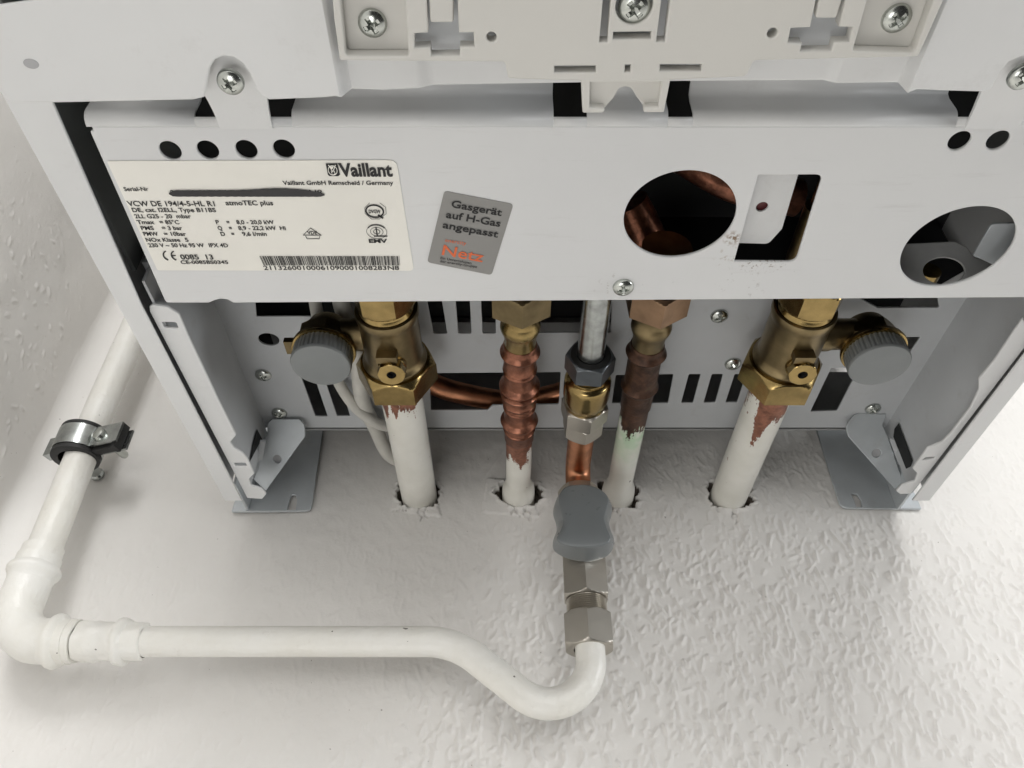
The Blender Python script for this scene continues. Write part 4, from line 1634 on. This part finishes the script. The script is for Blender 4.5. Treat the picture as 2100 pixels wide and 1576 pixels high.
run = fillet([q2 + d2 * 0.02, PZ(932, 1316, ZP), Vector((XG, PZ(1222, 1545, ZP).y, ZP)), Vector((XG, 0.158, ZP))], [0.042, 0.0215], 22)
p = MB()
tube(p, run, 0.0075, 44)
p.build('thin_run', M['paintwhite'], gpipe, smooth=60)

# =================================================================== PIPE CLAMP
Cc = PZ(165, 914, ZP)
cl = thing('pipe_clamp', (Cc.x, Cc.y, 0), 'zinc pipe clamp with black rubber lining around the white pipe in the corner', 'pipe clamp')
yax = (PZ(84.5, 1143, ZP) - PZ(205, 840, ZP)).normalized() * -1
p = MB()
lathe(p, [(0.0092, -.0105), (0.0126, -.0105), (0.0137, -.0098), (0.0138, -.0076), (0.0128, -.0072), (0.0128, .0072), (0.0138, .0076), (0.0137, .0098), (0.0126, .0105), (0.0092, .0105)], Cc, yax, 48)
p.build('rubber_lining', M['rubber'], cl, smooth=35)
p = MB()
lathe(p, [(0.0129, -.0070), (0.0141, -.0070), (0.0141, .0070), (0.0129, .0070)], Cc, yax, 56)
band = p.build('band', M['steel'], cl, smooth=35)
ea = R(18)
ex = Vector((math.cos(ea), 0, math.sin(ea)))
ez = Vector((-math.sin(ea), 0, math.cos(ea)))
ey = Vector((0, 1, 0))


def obox(mb, c, hx, hy, hz):
    vs = [c + ex * (sx * hx) + ey * (sy * hy) + ez * (sz * hz) for sz in (-1, 1) for sy in (-1, 1) for sx in (-1, 1)]
    mb.add(vs, [(0, 2, 3, 1), (4, 5, 7, 6), (0, 1, 5, 4), (1, 3, 7, 5), (3, 2, 6, 7), (2, 0, 4, 6)])


for sg in (1, -1):
    p = MB()
    obox(p, Cc + ex * 0.0220 + ez * 0.0044 * sg, 0.0105, 0.0068, 0.0008)
    p.build('ear', M['steel'], cl)
p = MB()
obox(p, Cc - ex * 0.0172 + ez * 0.002, 0.0036, 0.0062, 0.0030)
p.build('hinge', M['steel'], cl)
p = MB()
obox(p, Cc + ex * 0.0195, 0.0085, 0.0088, 0.0022)
obox(p, Cc + ex * 0.0290, 0.0012, 0.0088, 0.0032)
p.build('rubber_flap', M['rubber'], cl)
p = MB()
lathe(p, [(0, .0085), (0.002, .0084), (0.0036, .0075), (0.0042, .0058), (0.0042, .0049)], Cc + ex * 0.0185, ez, 32)
lathe(p, [(0.0024, .005), (0.0024, -.0165), (0.0018, -.018), (0, -.018)], Cc + ex * 0.0185, ez, 24)
p.build('clamp_screw', M['zinc'], cl, smooth=40)
p = MB()
lathe(p, [(0.0042, .001), (0.0042, .003), (0.0032, .004), (0.0032, .0205)], (Cc.x - 0.003, Cc.y, 0), (0, 0, 1), 32)
p.build('stand_off', M['steel'], cl, smooth=40)

# =================================================================== CABLES AND INNER COPPER TUBE
def cable(pts, r, label):
    p = MB()
    tube(p, catmull(pts, 8), r, 24)
    return tag(p.build('white_cable', M['cable'], None, smooth=60), label, 'cable', 'white cables behind the valve')


def bpt(px, py, Y):
    return PY(px, py, Y)


cable([bpt(694, 560, 0.296), bpt(700, 622, 0.2765), bpt(721, 690, 0.2745), bpt(735, 740, 0.274), bpt(737, 775, 0.274), bpt(745, 828, 0.274), bpt(767, 872, 0.2745), bpt(800, 935, 0.276), Vector((-0.0600, 0.274, 0.004)), Vector((-0.0590, 0.268, -0.010))], 0.0043,
      'thick white cable passing close behind the valve to the wall')
cable([bpt(640, 560, 0.292), bpt(648, 630, 0.277), bpt(664, 700, 0.277), bpt(690, 775, 0.276), bpt(721, 826, 0.272), bpt(755, 857, 0.270), bpt(790, 874, 0.2715), Vector((-0.0600, 0.2755, 0.045)), Vector((-0.0570, 0.274, 0.012)), Vector((-0.0575, 0.268, -0.010))], 0.0032,
      'thinner white cable crossing in front of the thick one')
p = MB()
tube(p, catmull([bpt(850, 768, 0.296), bpt(905, 795, 0.295), bpt(960, 810, 0.294), bpt(1030, 822, 0.294), bpt(1100, 818, 0.294), bpt(1170, 800, 0.296), bpt(1215, 785, 0.30)], 8), 0.0066, 32)
tag(p.build('inner_copper_tube', M['coppernew'], None, smooth=60), 'sagging bright copper tube seen through the long slot behind the pipes', 'copper tube')
